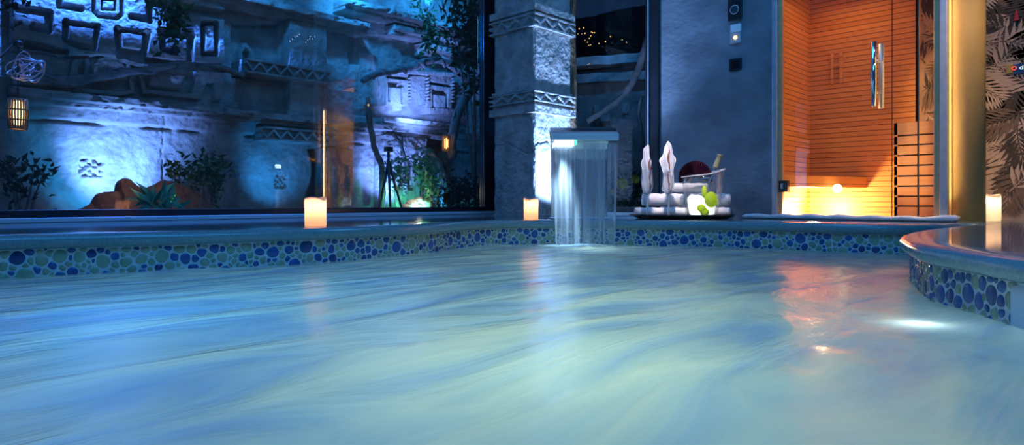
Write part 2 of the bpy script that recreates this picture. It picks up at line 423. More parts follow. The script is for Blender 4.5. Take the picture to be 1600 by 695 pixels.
# ------------------------------------------------------------------ pool outline (water line, layout units)
ctrl = [(-1.2, 3.35), (-.4, 3.30), (.42, 3.22), (1.0, 3.05), (1.546, 2.94), (2.034, 2.94), (2.393, 3.01), (2.743, 3.165), (3.12, 3.23),
        (3.42, 3.12), (3.66, 2.85), (3.86, 2.46), (4.06, 2.05), (4.14, 1.65), (4.16, 1.28), (4.22, .98), (4.42, .80), (4.62, .73), (4.69, .67), (4.62, .61), (4.40, .615), (4.10, .635), (3.5, .655),
        (3.0, .63), (2.62, .535), (2.32, .43), (2.11, .295), (1.97, .205), (1.80, .06), (1.66, -.2), (1.55, -.7), (1.2, -1.4), (.3, -1.75), (-.8, -1.6), (-1.7, -.9), (-2.0, .3), (-1.95, 1.6), (-1.75, 2.7)]
def spline(P, n):
    P = np.array(P, float); k = len(P); out = []
    for i in range(k):
        p0, p1, p2, p3 = P[i-1], P[i], P[(i+1) % k], P[(i+2) % k]
        for j in range(n):
            t = j/n
            out.append(0.5*((2*p1)+(-p0+p2)*t+(2*p0-5*p1+4*p2-p3)*t*t+(-p0+3*p1-3*p2+p3)*t**3))
    return np.array(out)
cont = spline(ctrl, 12)
def resample(Q, step):
    Q2 = np.vstack([Q, Q[:1]]); seg = np.hypot(*np.diff(Q2, axis=0).T); s = np.concatenate([[0], np.cumsum(seg)])
    n = int(s[-1]/step); x = np.linspace(0, s[-1], n, endpoint=False)
    return np.stack([np.interp(x, s, Q2[:, 0]), np.interp(x, s, Q2[:, 1])], 1), x, s[-1]
cont, carc, clen = resample(cont, 0.03)
tang = np.roll(cont, -1, 0)-np.roll(cont, 1, 0); tang /= np.linalg.norm(tang, axis=1)[:, None]
nrm = np.stack([-tang[:, 1], tang[:, 0]], 1)       # contour runs clockwise seen from above: left of travel is outside
area = 0.5*np.sum(cont[:, 0]*np.roll(cont[:, 1], -1)-np.roll(cont[:, 0], -1)*cont[:, 1])
if area > 0: nrm = -nrm

def sweep(profile, sel=None):
    A = []
    for off, z in profile:
        A.append(np.column_stack([cont+nrm*off, np.full(len(cont), z)]))
    return np.array(A)

# coping
prof = [(.060, 0.0), (.02, 0.0), (-.008, -.0015), (-.022, -.006), (-.032, -.014), (-.037, -.026), (-.036, -.040), (-.030, -.052), (-.018, -.060), (.0, -.062), (.06, -.062)]
b = MB(); b.grid(sweep(prof), close_u=True)
o = struct(b.build('pool_coping', M['coping'], smooth=True, normals=False))
o.data.flip_normals() if o.data.polygons[0].normal.z < 0 else None

# deck with the pool cut out
bm = bmesh.new()
inner = [bm.verts.new((p[0]*S, p[1]*S, 0)) for p in (cont+nrm*.060)]
edges = [bm.edges.new((inner[i], inner[(i+1) % len(inner)])) for i in range(len(inner))]
rect = [(UL, VB), (UB+.1, VB), (UB+.1, 2.1), (UW+.2, 2.1), (UW+.2, VW+.1), (UL, VW+.1)]
outer = [bm.verts.new((p[0]*S, p[1]*S, 0)) for p in rect]
edges += [bm.edges.new((outer[i], outer[(i+1) % len(outer)])) for i in range(len(outer))]
bmesh.ops.triangle_fill(bm, use_beauty=True, edges=edges)
for f in bm.faces:
    if f.normal.z < 0: f.normal_flip()
me = bpy.data.meshes.new('floor'); bm.to_mesh(me); bm.free(); me.materials.append(M['deck'])
fl = bpy.data.objects.new('floor', me); C.objects.link(fl); struct(fl)
print('deck area check', sum(p.area for p in me.polygons))

# pool wall with the pebble mosaic band
b = MB(); b.grid(sweep([(.0, -.060), (.0, -.26), (.0, -.9)]), close_u=True)
pw = struct(b.build('pool_wall', [M['grout']], normals=False))
bf = MB(); bf.grid(sweep([(.0, -.9), (-.02, -.9)]), close_u=True)
fb = bmesh.new(); vs = [fb.verts.new((p[0]*S, p[1]*S, -.9*S)) for p in cont]; fb.faces.new(vs); bmesh.ops.triangulate(fb, faces=fb.faces[:])
me = bpy.data.meshes.new('pool_floor'); fb.to_mesh(me); fb.free(); me.materials.append(M['pool_plaster'])
pf = bpy.data.objects.new('pool_floor', me); C.objects.link(pf); struct(pf)

def arc_near(p):
    return carc[np.argmin(np.hypot(cont[:, 0]-p[0], cont[:, 1]-p[1]))]
a0 = arc_near((.0, 3.27)); a1 = arc_near((1.965, .20))
zt, zb = -.064, -.255
# variable-size discs, then cells bounded by their neighbours
rs = []; L = a1-a0; H = zt-zb
pts = []
def try_add(n, r0, r1, k):
    global pts
    for _ in range(n):
        r = RNG.uniform(r0, r1); x = RNG.uniform(0, L); y = RNG.uniform(-.008, H)
        if pts:
            Q = np.array(pts); d = np.hypot(Q[:, 0]-x, Q[:, 1]-y)
            if np.any(d < (Q[:, 2]+r)*k): continue
        pts.append((x, y, r))
try_add(260, .026, .034, 1.25)
try_add(2500, .017, .023, 1.02)
try_add(9000, .011, .016, 0.98)
try_add(14000, .0075, .010, 0.98)
Q = np.array(pts)
mb = MB()
gap = .0058
for i, (x, y, r) in enumerate(pts):
    d = np.hypot(Q[:, 0]-x, Q[:, 1]-y); nb = np.where((d < r+.07) & (d > 1e-6))[0]
    na = 18; out = []
    for k in range(na):
        a = 2*math.pi*k/na; dx, dy = math.cos(a), math.sin(a)
        R = r*1.55
        for j in nb:
            ex, ey = Q[j, 0]-x, Q[j, 1]-y; D2 = ex*ex+ey*ey; D = math.sqrt(D2)
            h = (D2+r*r-Q[j, 2]**2)/(2*D)                 # radical line
            c = (dx*ex+dy*ey)/D
            if c > 1e-3: R = min(R, (h-gap*.5)/c)
        if dy > 1e-3: R = min(R, (H-.002-y)/dy)
        out.append(max(R, r*.35))
    sm = [(out[k-1]*.28+out[k]*.44+out[(k+1) % na]*.28)*.97 for k in range(na)]
    base = []; top = []
    for k in range(na):
        a = 2*math.pi*k/na
        for (lst, f, hh) in ((base, 1.0, .0), (top, .82, .0034)):
            lst.append((x+sm[k]*f*math.cos(a), y+sm[k]*f*math.sin(a), hh))
    allp = base+top+[(x, y, .0048)]
    arc = a0+np.array([p[0] for p in allp])
    cx = np.interp(arc, carc, cont[:, 0]); cy = np.interp(arc, carc, cont[:, 1])
    nx = np.interp(arc, carc, nrm[:, 0]); ny = np.interp(arc, carc, nrm[:, 1])
    vs = [(cx[q]-nx[q]*allp[q][2], cy[q]-ny[q]*allp[q][2], zb+allp[q][1]) for q in range(len(allp))]
    fs = [(k, (k+1) % na, na+(k+1) % na, na+k) for k in range(na)]+[(na+k, na+(k+1) % na, 2*na) for k in range(na)]
    mi = RNG.choice([0, 1, 2], p=[.40, .13, .47])
    mb.add(vs, fs, mi)
mos = mb.build('pebble_mosaic', [M['peb_blue'], M['peb_navy'], M['peb_sage']], parent=pw, smooth=True)

# smooth plaster panel where the mosaic ends
b = MB(); i0 = np.argmin(np.abs(carc-a1)); i1 = i0+26
A = []
for off, z in [(.004, -.066), (-.006, -.074), (-.009, -.085), (-.009, -.5)]:
    A.append([(cont[k, 0]+nrm[k, 0]*off, cont[k, 1]+nrm[k, 1]*off, z) for k in range(i0, i1)])
b.grid(np.array(A))
b.build('plaster_panel', M['pool_plaster'], parent=pw, smooth=True)

# water surface
g = 0.028
us = np.arange(-2.1, 4.9, g); vs_ = np.arange(-1.85, 3.5, g)
UU, VV = np.meshgrid(us, vs_)
ang = math.radians(-28); ca, sa = math.cos(ang), math.sin(ang)
W1 = UU*ca-VV*sa; W2 = UU*sa+VV*ca
ZZ = ZW + .016*(fbm(W1*1.3, W2*2.6, 3, 3)-.5) + .007*(fbm(W1*5, W2*9, 3, 8)-.5)
fc = np.array(at(915, 4.40))
df = np.hypot(UU-fc[0], VV-fc[1])
ZZ += .030*np.exp(-(df/.26)**2)*fbm(UU*22, VV*22, 3, 5)          # churned foot of the waterfall
keep = inpoly(UU+g/2, VV+g/2, [tuple(p) for p in (cont+nrm*.035)])
idx = -np.ones(UU.shape, int); mbw = MB(); fs = []
need = np.zeros(UU.shape, bool)
ny_, nx_ = UU.shape
for i in range(ny_-1):
    for j in range(nx_-1):
        if keep[i, j]:
            need[i:i+2, j:j+2] = True
idx[need] = np.arange(need.sum())
for i in range(ny_-1):
    for j in range(nx_-1):
        if keep[i, j]: fs.append((idx[i, j], idx[i, j+1], idx[i+1, j+1], idx[i+1, j]))
mbw.add(np.column_stack([UU[need], VV[need], ZZ[need]]), fs)
wv = np.array(mbw.v); out_ = ~inpoly(wv[:, 0], wv[:, 1], [tuple(p) for p in cont])
for q in np.where(out_)[0]:
    j = np.argmin(np.hypot(cont[:, 0]-wv[q, 0], cont[:, 1]-wv[q, 1])); wv[q, :2] = cont[j]
mbw.v = [tuple(p) for p in wv]
water = mbw.build('pool_water', M['water'], smooth=True, normals=False)
tag(water, 'milky blue swirling water filling the mosaic pool', 'water', kind='stuff')

# ------------------------------------------------------------------ room shell
struct(MB().box((UL, VB, ZC), (UB+.1, VW+.1, ZC+.1)).build('ceiling', M['ceiling']))
struct(MB().box((UL-.1, VB, 0), (UL, VW+.1, ZC)).build('wall_back', M['plaster']))
struct(MB().box((UL, VB-.1, 0), (UB, VB, ZC)).build('wall_near', M['plaster']))
wb = MB().box((UB, VB-.1, 0), (UB+.1, 1.20, ZC))
wall_palm = struct(wb.build('wall_right', M['print_base']))
# slate wall between second window and sauna
v_jl = on_u(1031, UW)[0]; v_sl = on_u(1208.5, UW)[0]
ws = MB().box((UW, v_sl, 0), (UW+.12, v_jl, ZC))
struct(ws.build('wall_slate', M['slate']))

# big window: plane v = VW
u_j0 = on_v(755, VW)[0]; u_j1 = on_v(771, VW)[0]
zs, zr = .030, .078
UX0 = -0.75
win1 = tag(bpy.data.objects.new('window_1', None), kind='structure'); C.objects.link(win1)
b = MB()
b.box((UX0-.1, VW-.02, zs), (u_j0, VW+.05, zr)); b.box((u_j0, VW-.03, zs), (u_j1+.20, VW+.06, ZC-.05))
b.box((UX0-.1, VW-.02, ZC-.15), (u_j1, VW+.05, ZC)); b.box((UX0-.1, VW-.03, zs), (UX0, VW+.06, ZC))
b.build('window_frame', M['black'], parent=win1, bevel=.004)
b = MB().box((u_j0-.055, VW-.028, zr), (u_j0-.047, VW-.020, ZC-.2)); b.box((u_j0-.03, VW-.035, zr), (u_j0-.024, VW-.028, ZC-.2))
b.build('frame_bead', M['chrome'], parent=win1)
MB().box((UX0-.1, VW-.10, 0.0), (UW, VW+.06, zs)).build('window_sill', M['pool_plaster'], parent=win1, bevel=.006)
MB().box((UX0, VW, zr), (u_j0, VW+.012, ZC-.15)).build('glass_pane', M['pane'], parent=win1)
struct(MB().box((UL, VW, 0), (UX0-.1, VW+.1, ZC)).build('wall_left', M['plaster']))
# second window on plane u = UW
win2 = tag(bpy.data.objects.new('window_2', None), kind='structure'); C.objects.link(win2)
v_a = on_u(1010, UW)[0]
b = MB(); b.box((UW-.02, v_jl, zs), (UW+.06, v_a, ZC)); b.box((UW-.02, v_a, zs), (UW+.05, VW-.06, zr)); b.box((UW-.02, v_a, ZC-.12), (UW+.05, VW-.06, ZC))
b.box((UW-.03, VW-.06, zs), (UW+.07, VW+.06, ZC))
b.build('window_frame', M['black'], parent=win2, bevel=.004)
v_bd = on_u(1015.5, UW)[0]
MB().box((UW-.035, v_bd-.006, zr), (UW-.021, v_bd+.006, ZC-.2)).build('frame_bead', M['alu'], parent=win2)
MB().box((UW-.10, v_jl, 0), (UW+.06, VW-.10, zs)).build('window_sill', M['pool_plaster'], parent=win2, bevel=.006)
MB().box((UW, v_a, zr), (UW+.012, VW-.06, ZC-.12)).build('glass_pane', M['pane_narrow'], parent=win2)

# ------------------------------------------------------------------ stone pillar
def pillar(u0, v0, name, label, hi=True):
    w = .515; z0, z1 = 0.0, ZC
    root = thing(name, label, 'pillar', (u0+w/2, v0+w/2, 0))
    n = 84 if hi else 40
    s = np.linspace(0, 1, n)
    per = []; nor = []
    corners = [(0, 0), (1, 0), (1, 1), (0, 1)]; ns = [(0, -1), (1, 0), (0, 1), (-1, 0)]
    fl_ = []; sv = []
    for k in range(4):
        c0 = corners[k]; c1 = corners[(k+1) % 4]
        for q in range(n):
            t = s[q]
            per.append((u0+w*(c0[0]+(c1[0]-c0[0])*t), v0+w*(c0[1]+(c1[1]-c0[1])*t)))
            nn = np.array(ns[k], float)
            if q == 0: nn = nn+np.array(ns[k-1])
            if q == n-1: nn = nn+np.array(ns[(k+1) % 4])
            nor.append(nn); fl_.append(k); sv.append(t*w)
    per = np.array(per); nor = np.array(nor); fl_ = np.array(fl_); sv = np.array(sv)
    zz = np.concatenate([np.linspace(z0, 2.0, 300 if hi else 120), np.linspace(2.02, z1, 60)])
    SV, Z = np.meshgrid(sv, zz); FK = np.meshgrid(fl_, zz)[0]
    rough = .020*(fbm(SV*9+FK*13, Z*7, 5, 21)-.5)+.008*(fbm(SV*45+FK*7, Z*45, 3, 4)-.5)
    edge = np.minimum(SV, w-SV)
    h = rough - .014*(1-sstep(0, .02, edge))*(.5+fbm(Z*14+FK, FK+0.0*Z, 2, 6))
    h -= .012*sstep(.6, .5, Z/1.0)*0
    # crack
    cr = np.abs(Z-(.62+.05*np.sin(SV*11)+.10*(fbm(SV*9+FK*3, SV*0+FK, 3, 9)-.5)))
    h -= .016*(1-sstep(.003, .010, cr))*((FK == 3) | (FK == 0))
    bm_ = MB()
    def surf(H): return np.stack([per[None, :, 0]+nor[None, :, 0]*H, per[None, :, 1]+nor[None, :, 1]*H, Z], 2)
    bm_.grid(surf(h), close_u=True)
    k = len(per); nv = len(bm_.v); bm_.f.append(list(range(nv-k, nv))); bm_.mi.append(0)
    bm_.build('shaft', M['pillar'], parent=root, smooth=True, normals=False)
    # zigzag bands
    for zc0, zc1, below in ((1.678, 1.800, False), (1.016, 1.114, True)):
        m2 = MB(); hh = zc1-zc0
        zs2 = np.linspace(zc0-.10 if below else zc0-.014, zc1+(.028 if below else .085), 90)
        SV2, Z2 = np.meshgrid(sv, zs2); FK2 = np.meshgrid(fl_, zs2)[0]
        H = np.full(SV2.shape, .004)
        # top and bottom fillets of the zigzag field, zigzag ribbon between
        inb = (Z2 > zc0) & (Z2 < zc1)
        pitch = w/3.0
        tri = np.abs(((SV2/pitch+.25) % 1.0)*2-1)
        zl = zc0+hh*.22+tri*hh*.56
        rib = 1-sstep(hh*.10, hh*.17, np.abs(Z2-zl))
        fil = 1-sstep(hh*.07, hh*.12, np.minimum(np.abs(Z2-zc0-hh*.07), np.abs(Z2-zc1+hh*.07)))
        H = np.where(inb, .004+.026*np.maximum(rib, fil), H)
        if below:
            pl = (Z2 < zc0-.030) & (Z2 > zc0-.098); H = np.where(pl, .030, H)
            tp = (Z2 > zc1+.006); H = np.where(tp, .012, H)
        else:
            tp = (Z2 > zc1+.018) & (Z2 < zc1+.082); H = np.where(tp, .026, H)
        H = H + .006*(fbm(SV2*40+FK2*9, Z2*40, 3, 14)-.5)
        H[0] = -.02; H[-1] = -.02
        A = np.stack([per[None, :, 0]+nor[None, :, 0]*H, per[None, :, 1]+nor[None, :, 1]*H, Z2], 2)
        m2.grid(A, close_u=True)
        m2.build('zigzag_band', M['pillar'], parent=root, smooth=False, normals=False)
    return root
p1 = pillar(4.215, 3.77, 'stone_pillar', 'square carved stone pillar with zigzag bands between the two windows')
# brown rock backing behind it
b = MB(); zz = np.linspace(0.0, ZC, 120); A = []
for z in zz:
    a = np.linspace(0, 2*math.pi, 40, endpoint=False)
    rr = .112*(1+.35*(fbm(np.cos(a)*1.5+5, z*3+np.sin(a)*1.5, 4, 31)-.5))+.03*np.exp(-((z-.75)/.14)**2)
    A.append(np.stack([4.835+rr*np.cos(a), 3.93+rr*np.sin(a), np.full(40, z)], 1))
b.grid(np.array(A), close_u=True); b.build('rock_backing', M['rock'], parent=p1, smooth=True, normals=False)['label'] = 'rough brown rock edge'
p2 = pillar(-.9, 3.77, 'stone_pillar', 'stone pillar seen only mirrored in the sauna glass', hi=False)

# ------------------------------------------------------------------ waterfall spout
tl = 4.40
def W(px, t, z): return at(px, t, z)
wl = (862-800)/1000*tl; wr = (967-800)/1000*tl; wc = (wl+wr)/2; hw = (wr-wl)/2
sp = thing('waterfall_spout', 'curved stainless steel spout pouring water into the pool', 'waterfall spout', loc(wc, tl+.42, 0))
prof2 = [(0, .562), (.01, .585), (.05, .618), (.12, .648), (.20, .664), (.28, .662), (.34, .640), (.39, .595), (.42, .53), (.43, .45), (.43, .0)]
b = MB(); nW = 14; th = .022
def hood(rr, d, z): return loc(wc+rr, tl+d, z)
out_l = prof2; inn = []
for i, (d, z) in enumerate(prof2):
    d0, z0 = prof2[max(i-1, 0)]; d1, z1 = prof2[min(i+1, len(prof2)-1)]
    tx, tz = d1-d0, z1-z0; ln = math.hypot(tx, tz); inn.append((d+tz/ln*th, z-tx/ln*th))
A = []
for (d, z) in out_l+inn[::-1]:
    f = 1.0 - .10*max(0, min(1, (d-.3)/.13))
    A.append([hood(-hw*f+2*hw*f*k/nW, d, z) for k in range(nW+1)])
A.append(A[0]); b.grid(np.array(A))
n = len(out_l)+len(inn)
for side in (0, nW):
    b.f.append([i*(nW+1)+side for i in range(n)]); b.mi.append(0)
b.build('hood', M['steel'], parent=sp, smooth=False, bevel=.003)
b = MB(); b.prism([hood(-hw, -.006, .553), hood(hw, -.006, .553), hood(hw, -.006, .600), hood(-hw, -.006, .600)], tuple(.05*c for c in (CF[0], CF[1], 0)))
b.build('lip', M['lip'], parent=sp, bevel=.003)
b = MB(); b.prism([hood(-hw+.02, -.004, .512), hood(-hw+.15, -.004, .512), hood(-hw+.15, -.004, .552), hood(-hw+.02, -.004, .552)], tuple(.03*c for c in (CF[0], CF[1], 0)))
b.build('led_strip', M['led_white'], parent=sp, bevel=.004)['label'] = 'white LED strip under the lip'
b = MB(); b.prism([hood(-hw+.155, -.004, .520), hood(-hw+.172, -.004, .520), hood(-hw+.172, -.004, .552), hood(-hw+.155, -.004, .552)], tuple(.02*c for c in (CF[0], CF[1], 0)))
b.build('led_tip', M['led_green'], parent=sp, bevel=.003)['label'] = 'green LED tip'
b = MB()
b.prism([hood(-hw*.95, .40, 0), hood(hw*.95, .40, 0), hood(hw*.95, .40, .012), hood(-hw*.95, .40, .012)], tuple(.10*c for c in (CF[0], CF[1], 0)))
b.build('base_plate', M['steel'], parent=sp, bevel=.003)
# falling water
nx2, nz2 = 70, 50; X = np.linspace(-1, 1, nx2); Zt = np.linspace(0, 1, nz2)
A = np.zeros((nz2, nx2, 3)); B = np.zeros((nz2, nx2, 3))
for i, zt_ in enumerate(Zt):
    f = 1-.115*zt_**1.2
    dd = -.012*zt_+.010*np.sin(X*19+zt_*2)*zt_+.014*(fbm(X*9+40, np.full(nx2, zt_*2.0), 3, 50)-.5)
    thick = .007+.030*np.exp(-((np.abs(X)-1)/.06)**2)
    z = .533-(.533-ZW+.01)*zt_
    for arr, s_ in ((A, -1), (B, 1)):
        rr = X*hw*.985*f
        dq = dd+s_*thick*.5+.020
        arr[i, :, 0] = CR[0]*(wc+rr)+CF[0]*(tl+dq); arr[i, :, 1] = CR[1]*(wc+rr)+CF[1]*(tl+dq); arr[i, :, 2] = z
b = MB(); b.grid(A); b.grid(B[:, ::-1])
cur = b.build('water_curtain', M['curtain'], origin=loc(wc, tl, ZW), smooth=True, normals=False)
uvl = cur.data.uv_layers.new(name='UVMap')
cv = np.array([v.co for v in cur.data.vertices])/S
rr_ = (cv[:, 0]*CR[0]+cv[:, 1]*CR[1])/hw*.5+.5; zz_ = cv[:, 2]/.7
for lp in cur.data.loops: uvl.data[lp.index].uv = (rr_[lp.vertex_index], zz_[lp.vertex_index])
tag(cur, 'clear sheet of water falling from the steel spout', 'waterfall')

# ------------------------------------------------------------------ candles
def candle(l, r, h, label, wax, seed, e, lc, zl=.72):
    root = thing('candle', label, 'candle', l, 'pillar candles around the pool edge')
    b = MB(); n = 40; rs_ = random.Random(seed)
    ph = rs_.uniform(0, 6)
    def rim(a): return h*(1+.035*math.sin(2*a+ph)+.02*math.sin(3*a+ph*2))
    A = []
    for fz in [0, .02, .2, .4, .6, .8, .95]:
        A.append([(l[0]+r*math.cos(2*math.pi*j/n)*(1 if fz > 0 else .97), l[1]+r*math.sin(2*math.pi*j/n)*(1 if fz > 0 else .97), l[2]+rim(2*math.pi*j/n)*fz) for j in range(n)])
    for rf, zf in ((1.0, .985), (.96, 1.0), (.90, .995), (.86, .96), (.80, .90), (.5, .87), (.08, .86)):
        A.append([(l[0]+r*rf*math.cos(2*math.pi*j/n), l[1]+r*rf*math.sin(2*math.pi*j/n), l[2]+(rim(2*math.pi*j/n)*zf if rf > .7 else h*zf)) for j in range(n)])
    b.grid(np.array(A), close_u=True); b.build('wax_body', wax, parent=root, smooth=True)
    b = MB().lathe((l[0], l[1], l[2]+h*.865), [(r*.01, 0), (r*.10, h*.02), (r*.11, h*.045), (r*.05, h*.09), (r*.005, h*.12)], 12)
    b.build('flame', M['flame'], parent=root, smooth=True)
    L = bpy.data.lights.new('candle_glow', 'POINT'); L.energy = e; L.color = lc; L.shadow_soft_size = r*.35*S
    lo = bpy.data.objects.new('candle_glow', L); C.objects.link(lo); lo.location = Vector((l[0], l[1], l[2]+h*zl))*S
    return root
l1 = deck(493, 352.6); l2 = deck(829.8, 342.0); l3 = deck(1543.3, 344.6)
candle(l1, .0565, .150, 'glowing ivory candle on the ledge below the big window', M['wax'], 1, .46, (1, .52, .22))
candle(l2, .0545, .152, 'small glowing candle at the foot of the stone pillar', M['wax'], 5, .42, (1, .52, .22))
t3 = l3[0]*CF[0]+l3[1]*CF[1]
candle(l3, .0187*t3*.9, .0405*t3, 'large pale candle on the deck by the ochre column', M['wax_white'], 9, .8, (1, .66, .36), .80)

# ------------------------------------------------------------------ tray with glasses, bucket and towels
tc_t = 5.02; tcx = at(1066, tc_t)
def trp(px, dt, z): return at(px, tc_t+dt, z)
tray = thing('serving_tray', 'oval black lacquer tray on the deck holding towels, flutes and ice bucket', 'tray', tcx)
def oval(p, a, r, z):
    x = r*math.cos(a)*.415; y = r*math.sin(a)*.30
    q = loc(0, 0); g_ = tcx
    return (g_[0]+CR[0]*x+CF[0]*y, g_[1]+CR[1]*x+CF[1]*y, z)
b = MB().lathe((0, 0, 0), [(.80, 0.0), (.84, 0.002), (.95, .018), (1.0, .030), (.985, .032), (.93, .020), (.83, .010), (.0001, .010)], 72, fn=oval, cap=False)
b.f.append(list(range(72))[::-1]); b.mi.append(0)
b.build('tray_body', M['black_gloss'], parent=tray, smooth=True)
zt0 = .010

def flute(px, dt, label, label2, seed, tilt):
    c = trp(px, dt, zt0); root = thing('champagne_flute', label, 'glass', c, 'champagne flutes on the tray')
    MB().lathe(c, [(.0005, .0), (.043, 0), (.044, .003), (.030, .006), (.010, .013), (.0065, .03), (.0065, .012+.14), (.0005, .155)], 28, cap=False).build('stem', M['stem_glass'], parent=root, smooth=True)
    zb_ = .150
    pr = [(.0005, zb_), (.012, zb_+.006), (.028, zb_+.035), (.042, zb_+.075), (.0455, zb_+.115), (.043, zb_+.165), (.040, zb_+.215)]
    th_ = .0016
    pr2 = pr+[(r-th_*1.4, z) for r, z in pr[::-1] if r > .01]+[(.0005, zb_+.010)]
    MB().lathe(c, pr2, 32, cap=False).build('bowl', M['flute_glass'], parent=root, smooth=True)
    # folded napkin standing in the bowl
    nap = thing('folded_napkin', label2, 'napkin', (c[0], c[1], c[2]+zb_+.02), 'napkins in the flutes')
    R = random.Random(seed); b = MB()
    if seed == 1:   outl = [(-.030, .03), (-.038, .10), (-.034, .19), (-.036, .27), (-.022, .31), (-.024, .375), (.006, .415), (.012, .40), (.014, .32), (.026, .28), (.024, .20), (.034, .17), (.034, .10), (.022, .04), (.0, .02)]
    else:           outl = [(-.030, .03), (-.040, .10), (-.036, .17), (-.040, .24), (-.054, .29), (-.030, .33), (-.024, .385), (-.004, .44), (.016, .41), (.024, .36), (.026, .335), (.044, .295), (.036, .21), (.042, .12), (.026, .04), (.0, .02)]
    outl = [(x*(1.0 if z < .22 else 1.35), .02+z*.985) for x, z in outl]
    cx_ = sum(p[0] for p in outl)/len(outl)
    # two crumpled leaves back to back
    front = []; back = []
    for (x, z) in outl:
        front.append((x, z, .002))
    rowz = np.linspace(.04, max(p[1] for p in outl)-.004, 26)
    P_ = np.array(outl)
    A = []; Bk = []
    for z in rowz:
        xs = []
        for k in range(len(outl)):
            x0, z0 = outl[k]; x1, z1 = outl[(k+1) % len(outl)]
            if (z0-z)*(z1-z) <= 0 and z0 != z1: xs.append(x0+(x1-x0)*(z-z0)/(z1-z0))
        lo, hi = min(xs), max(xs)
        row = []; rowb = []
        for k in range(13):
            f = k/12; x = lo+(hi-lo)*f
            bulge = math.sin(math.pi*f)**.6
            fold = .012*math.sin(x*130+z*18+seed)+.010*(float(fbm(np.array([x*40]), np.array([z*16]), 3, seed))-.5)
            dep = min(.024, (hi-lo)*.33)
            for lst, s_ in ((row, -1), (rowb, 1)):
                d_ = s_*(dep*bulge)+fold*bulge
                q = (c[0]+CR[0]*x+CF[0]*d_, c[1]+CR[1]*x+CF[1]*d_, c[2]+zb_+z-.02); lst.append(q)
        A.append(row+rowb[::-1])
    b.grid(np.array(A), close_u=True); nn = 26; m = len(b.v); b.f.append(list(range(nn))); b.f.append(list(range(m-nn, m))); b.mi += [0, 0]
    b.build('cloth', M['napkin'], parent=nap, smooth=True)
    b = MB(); path = []
    for k in range(9):
        f = k/8; z = .06+f*(.24 if seed == 1 else .30)
        x = (.014 if seed == 1 else -.004)+.006*math.sin(k*1.7)
        path.append((c[0]+CR[0]*x-CF[0]*.028, c[1]+CR[1]*x-CF[1]*.028, c[2]+zb_+z))
    b.tube(path, [.003, .009, .006, .010, .006, .005, .009, .007, .003], 8)
    b.build('brown_twig', M['stain'], parent=nap, smooth=True)
    return root
flute(1011, -.13, 'champagne flute nearer the window frame, holding a slim napkin', 'slim white napkin standing in the flute nearer the window', 1, 0)
flute(1044.5, -.17, 'champagne flute beside the ice bucket, holding a flared napkin', 'flared white napkin standing in the flute beside the bucket', 2, 0)

# ice bucket with slanted rim
bc = trp(1098.5, -.10, zt0)
bk = thing('ice_bucket', 'clear glass ice bucket with slanted rim, glowing white and green inside', 'ice bucket', bc)
def slant(p, a, r, z):
    x = r*math.cos(a); y = r*math.sin(a); k = z/.40
    zz = bc[2]+z + k*k*.085*x/.16*.5 + (.05*k*k*(1-abs(math.cos(a)))*-.4)
    return (bc[0]+CR[0]*x+CF[0]*y, bc[1]+CR[1]*x+CF[1]*y, zz)
bp = [(.0005, 0), (.098, 0), (.104, .01), (.120, .08), (.140, .18), (.157, .28), (.163, .338)]
bp2 = bp+[(r-.005, z) for r, z in bp[::-1] if z > .015]+[(.092, .014), (.0005, .012)]
MB().lathe((0, 0, 0), bp2, 56, cap=False, fn=slant).build('bucket_body', M['clear_thin'], parent=bk, smooth=True)
rp = []
for k in range(56):
    a = 2*math.pi*k/56; rp.append(slant(None, a, .1605, .340))
MB().tube(rp, .0042, 8, closed=True).build('bucket_rim', M['rim_glint'], parent=bk, smooth=True)
def bpt(x, y, z): return (bc[0]+CR[0]*x+CF[0]*y, bc[1]+CR[1]*x+CF[1]*y, bc[2]+z)
# crushed ice
ice = MB().lathe((0, 0, 0), [(.085, .018), (.096, .03), (.108, .10), (.114, .13), (.112, .150), (.09, .160), (.05, .155), (.0005, .158)], 40, cap=False,
   fn=lambda p, a, r, z: bpt(r*math.cos(a), .03+r*math.sin(a)*.55, z+(.02*math.sin(a*3+r*40)*math.sin(a*2) if z > .12 else 0)))
o = ice.build('crushed_ice', M['ice'], origin=bc, smooth=True)
tag(o, 'glowing white crushed ice in the glass bucket', 'ice', kind='stuff')
for k, (x, y, z, rx, lab) in enumerate(((.048, -.095, .135, .058, 'large lime glowing in the middle of the ice bucket'), (-.032, -.090, .070, .040, 'lime lying low at the left of the bucket'), (-.004, -.085, .040, .040, 'lime at the very bottom of the bucket'), (-.004, -.070, .195, .022, 'narrow lime wedge standing up from the ice'))):
    c = bpt(x, y, z); c = bpt(x*.9, y*.62, z)
    rz = rx*(.95 if k == 0 else .62 if k < 3 else 2.0)
    b = MB().lathe((0, 0, 0), [(.001, -rz), (rx*.5, -rz*.88), (rx*.87, -rz*.5), (rx, 0), (rx*.87, rz*.5), (rx*.5, rz*.88), (.001, rz)], 20, cap=False,
        fn=lambda p, a, r, z, c=c: (c[0]+r*math.cos(a)*1.05, c[1]+r*math.sin(a)*.8, c[2]+z+.006*math.sin(3*a)))
    o = b.build('lime', M['lime'], origin=c, smooth=True); tag(o, lab, 'lime', 'limes in the ice bucket')
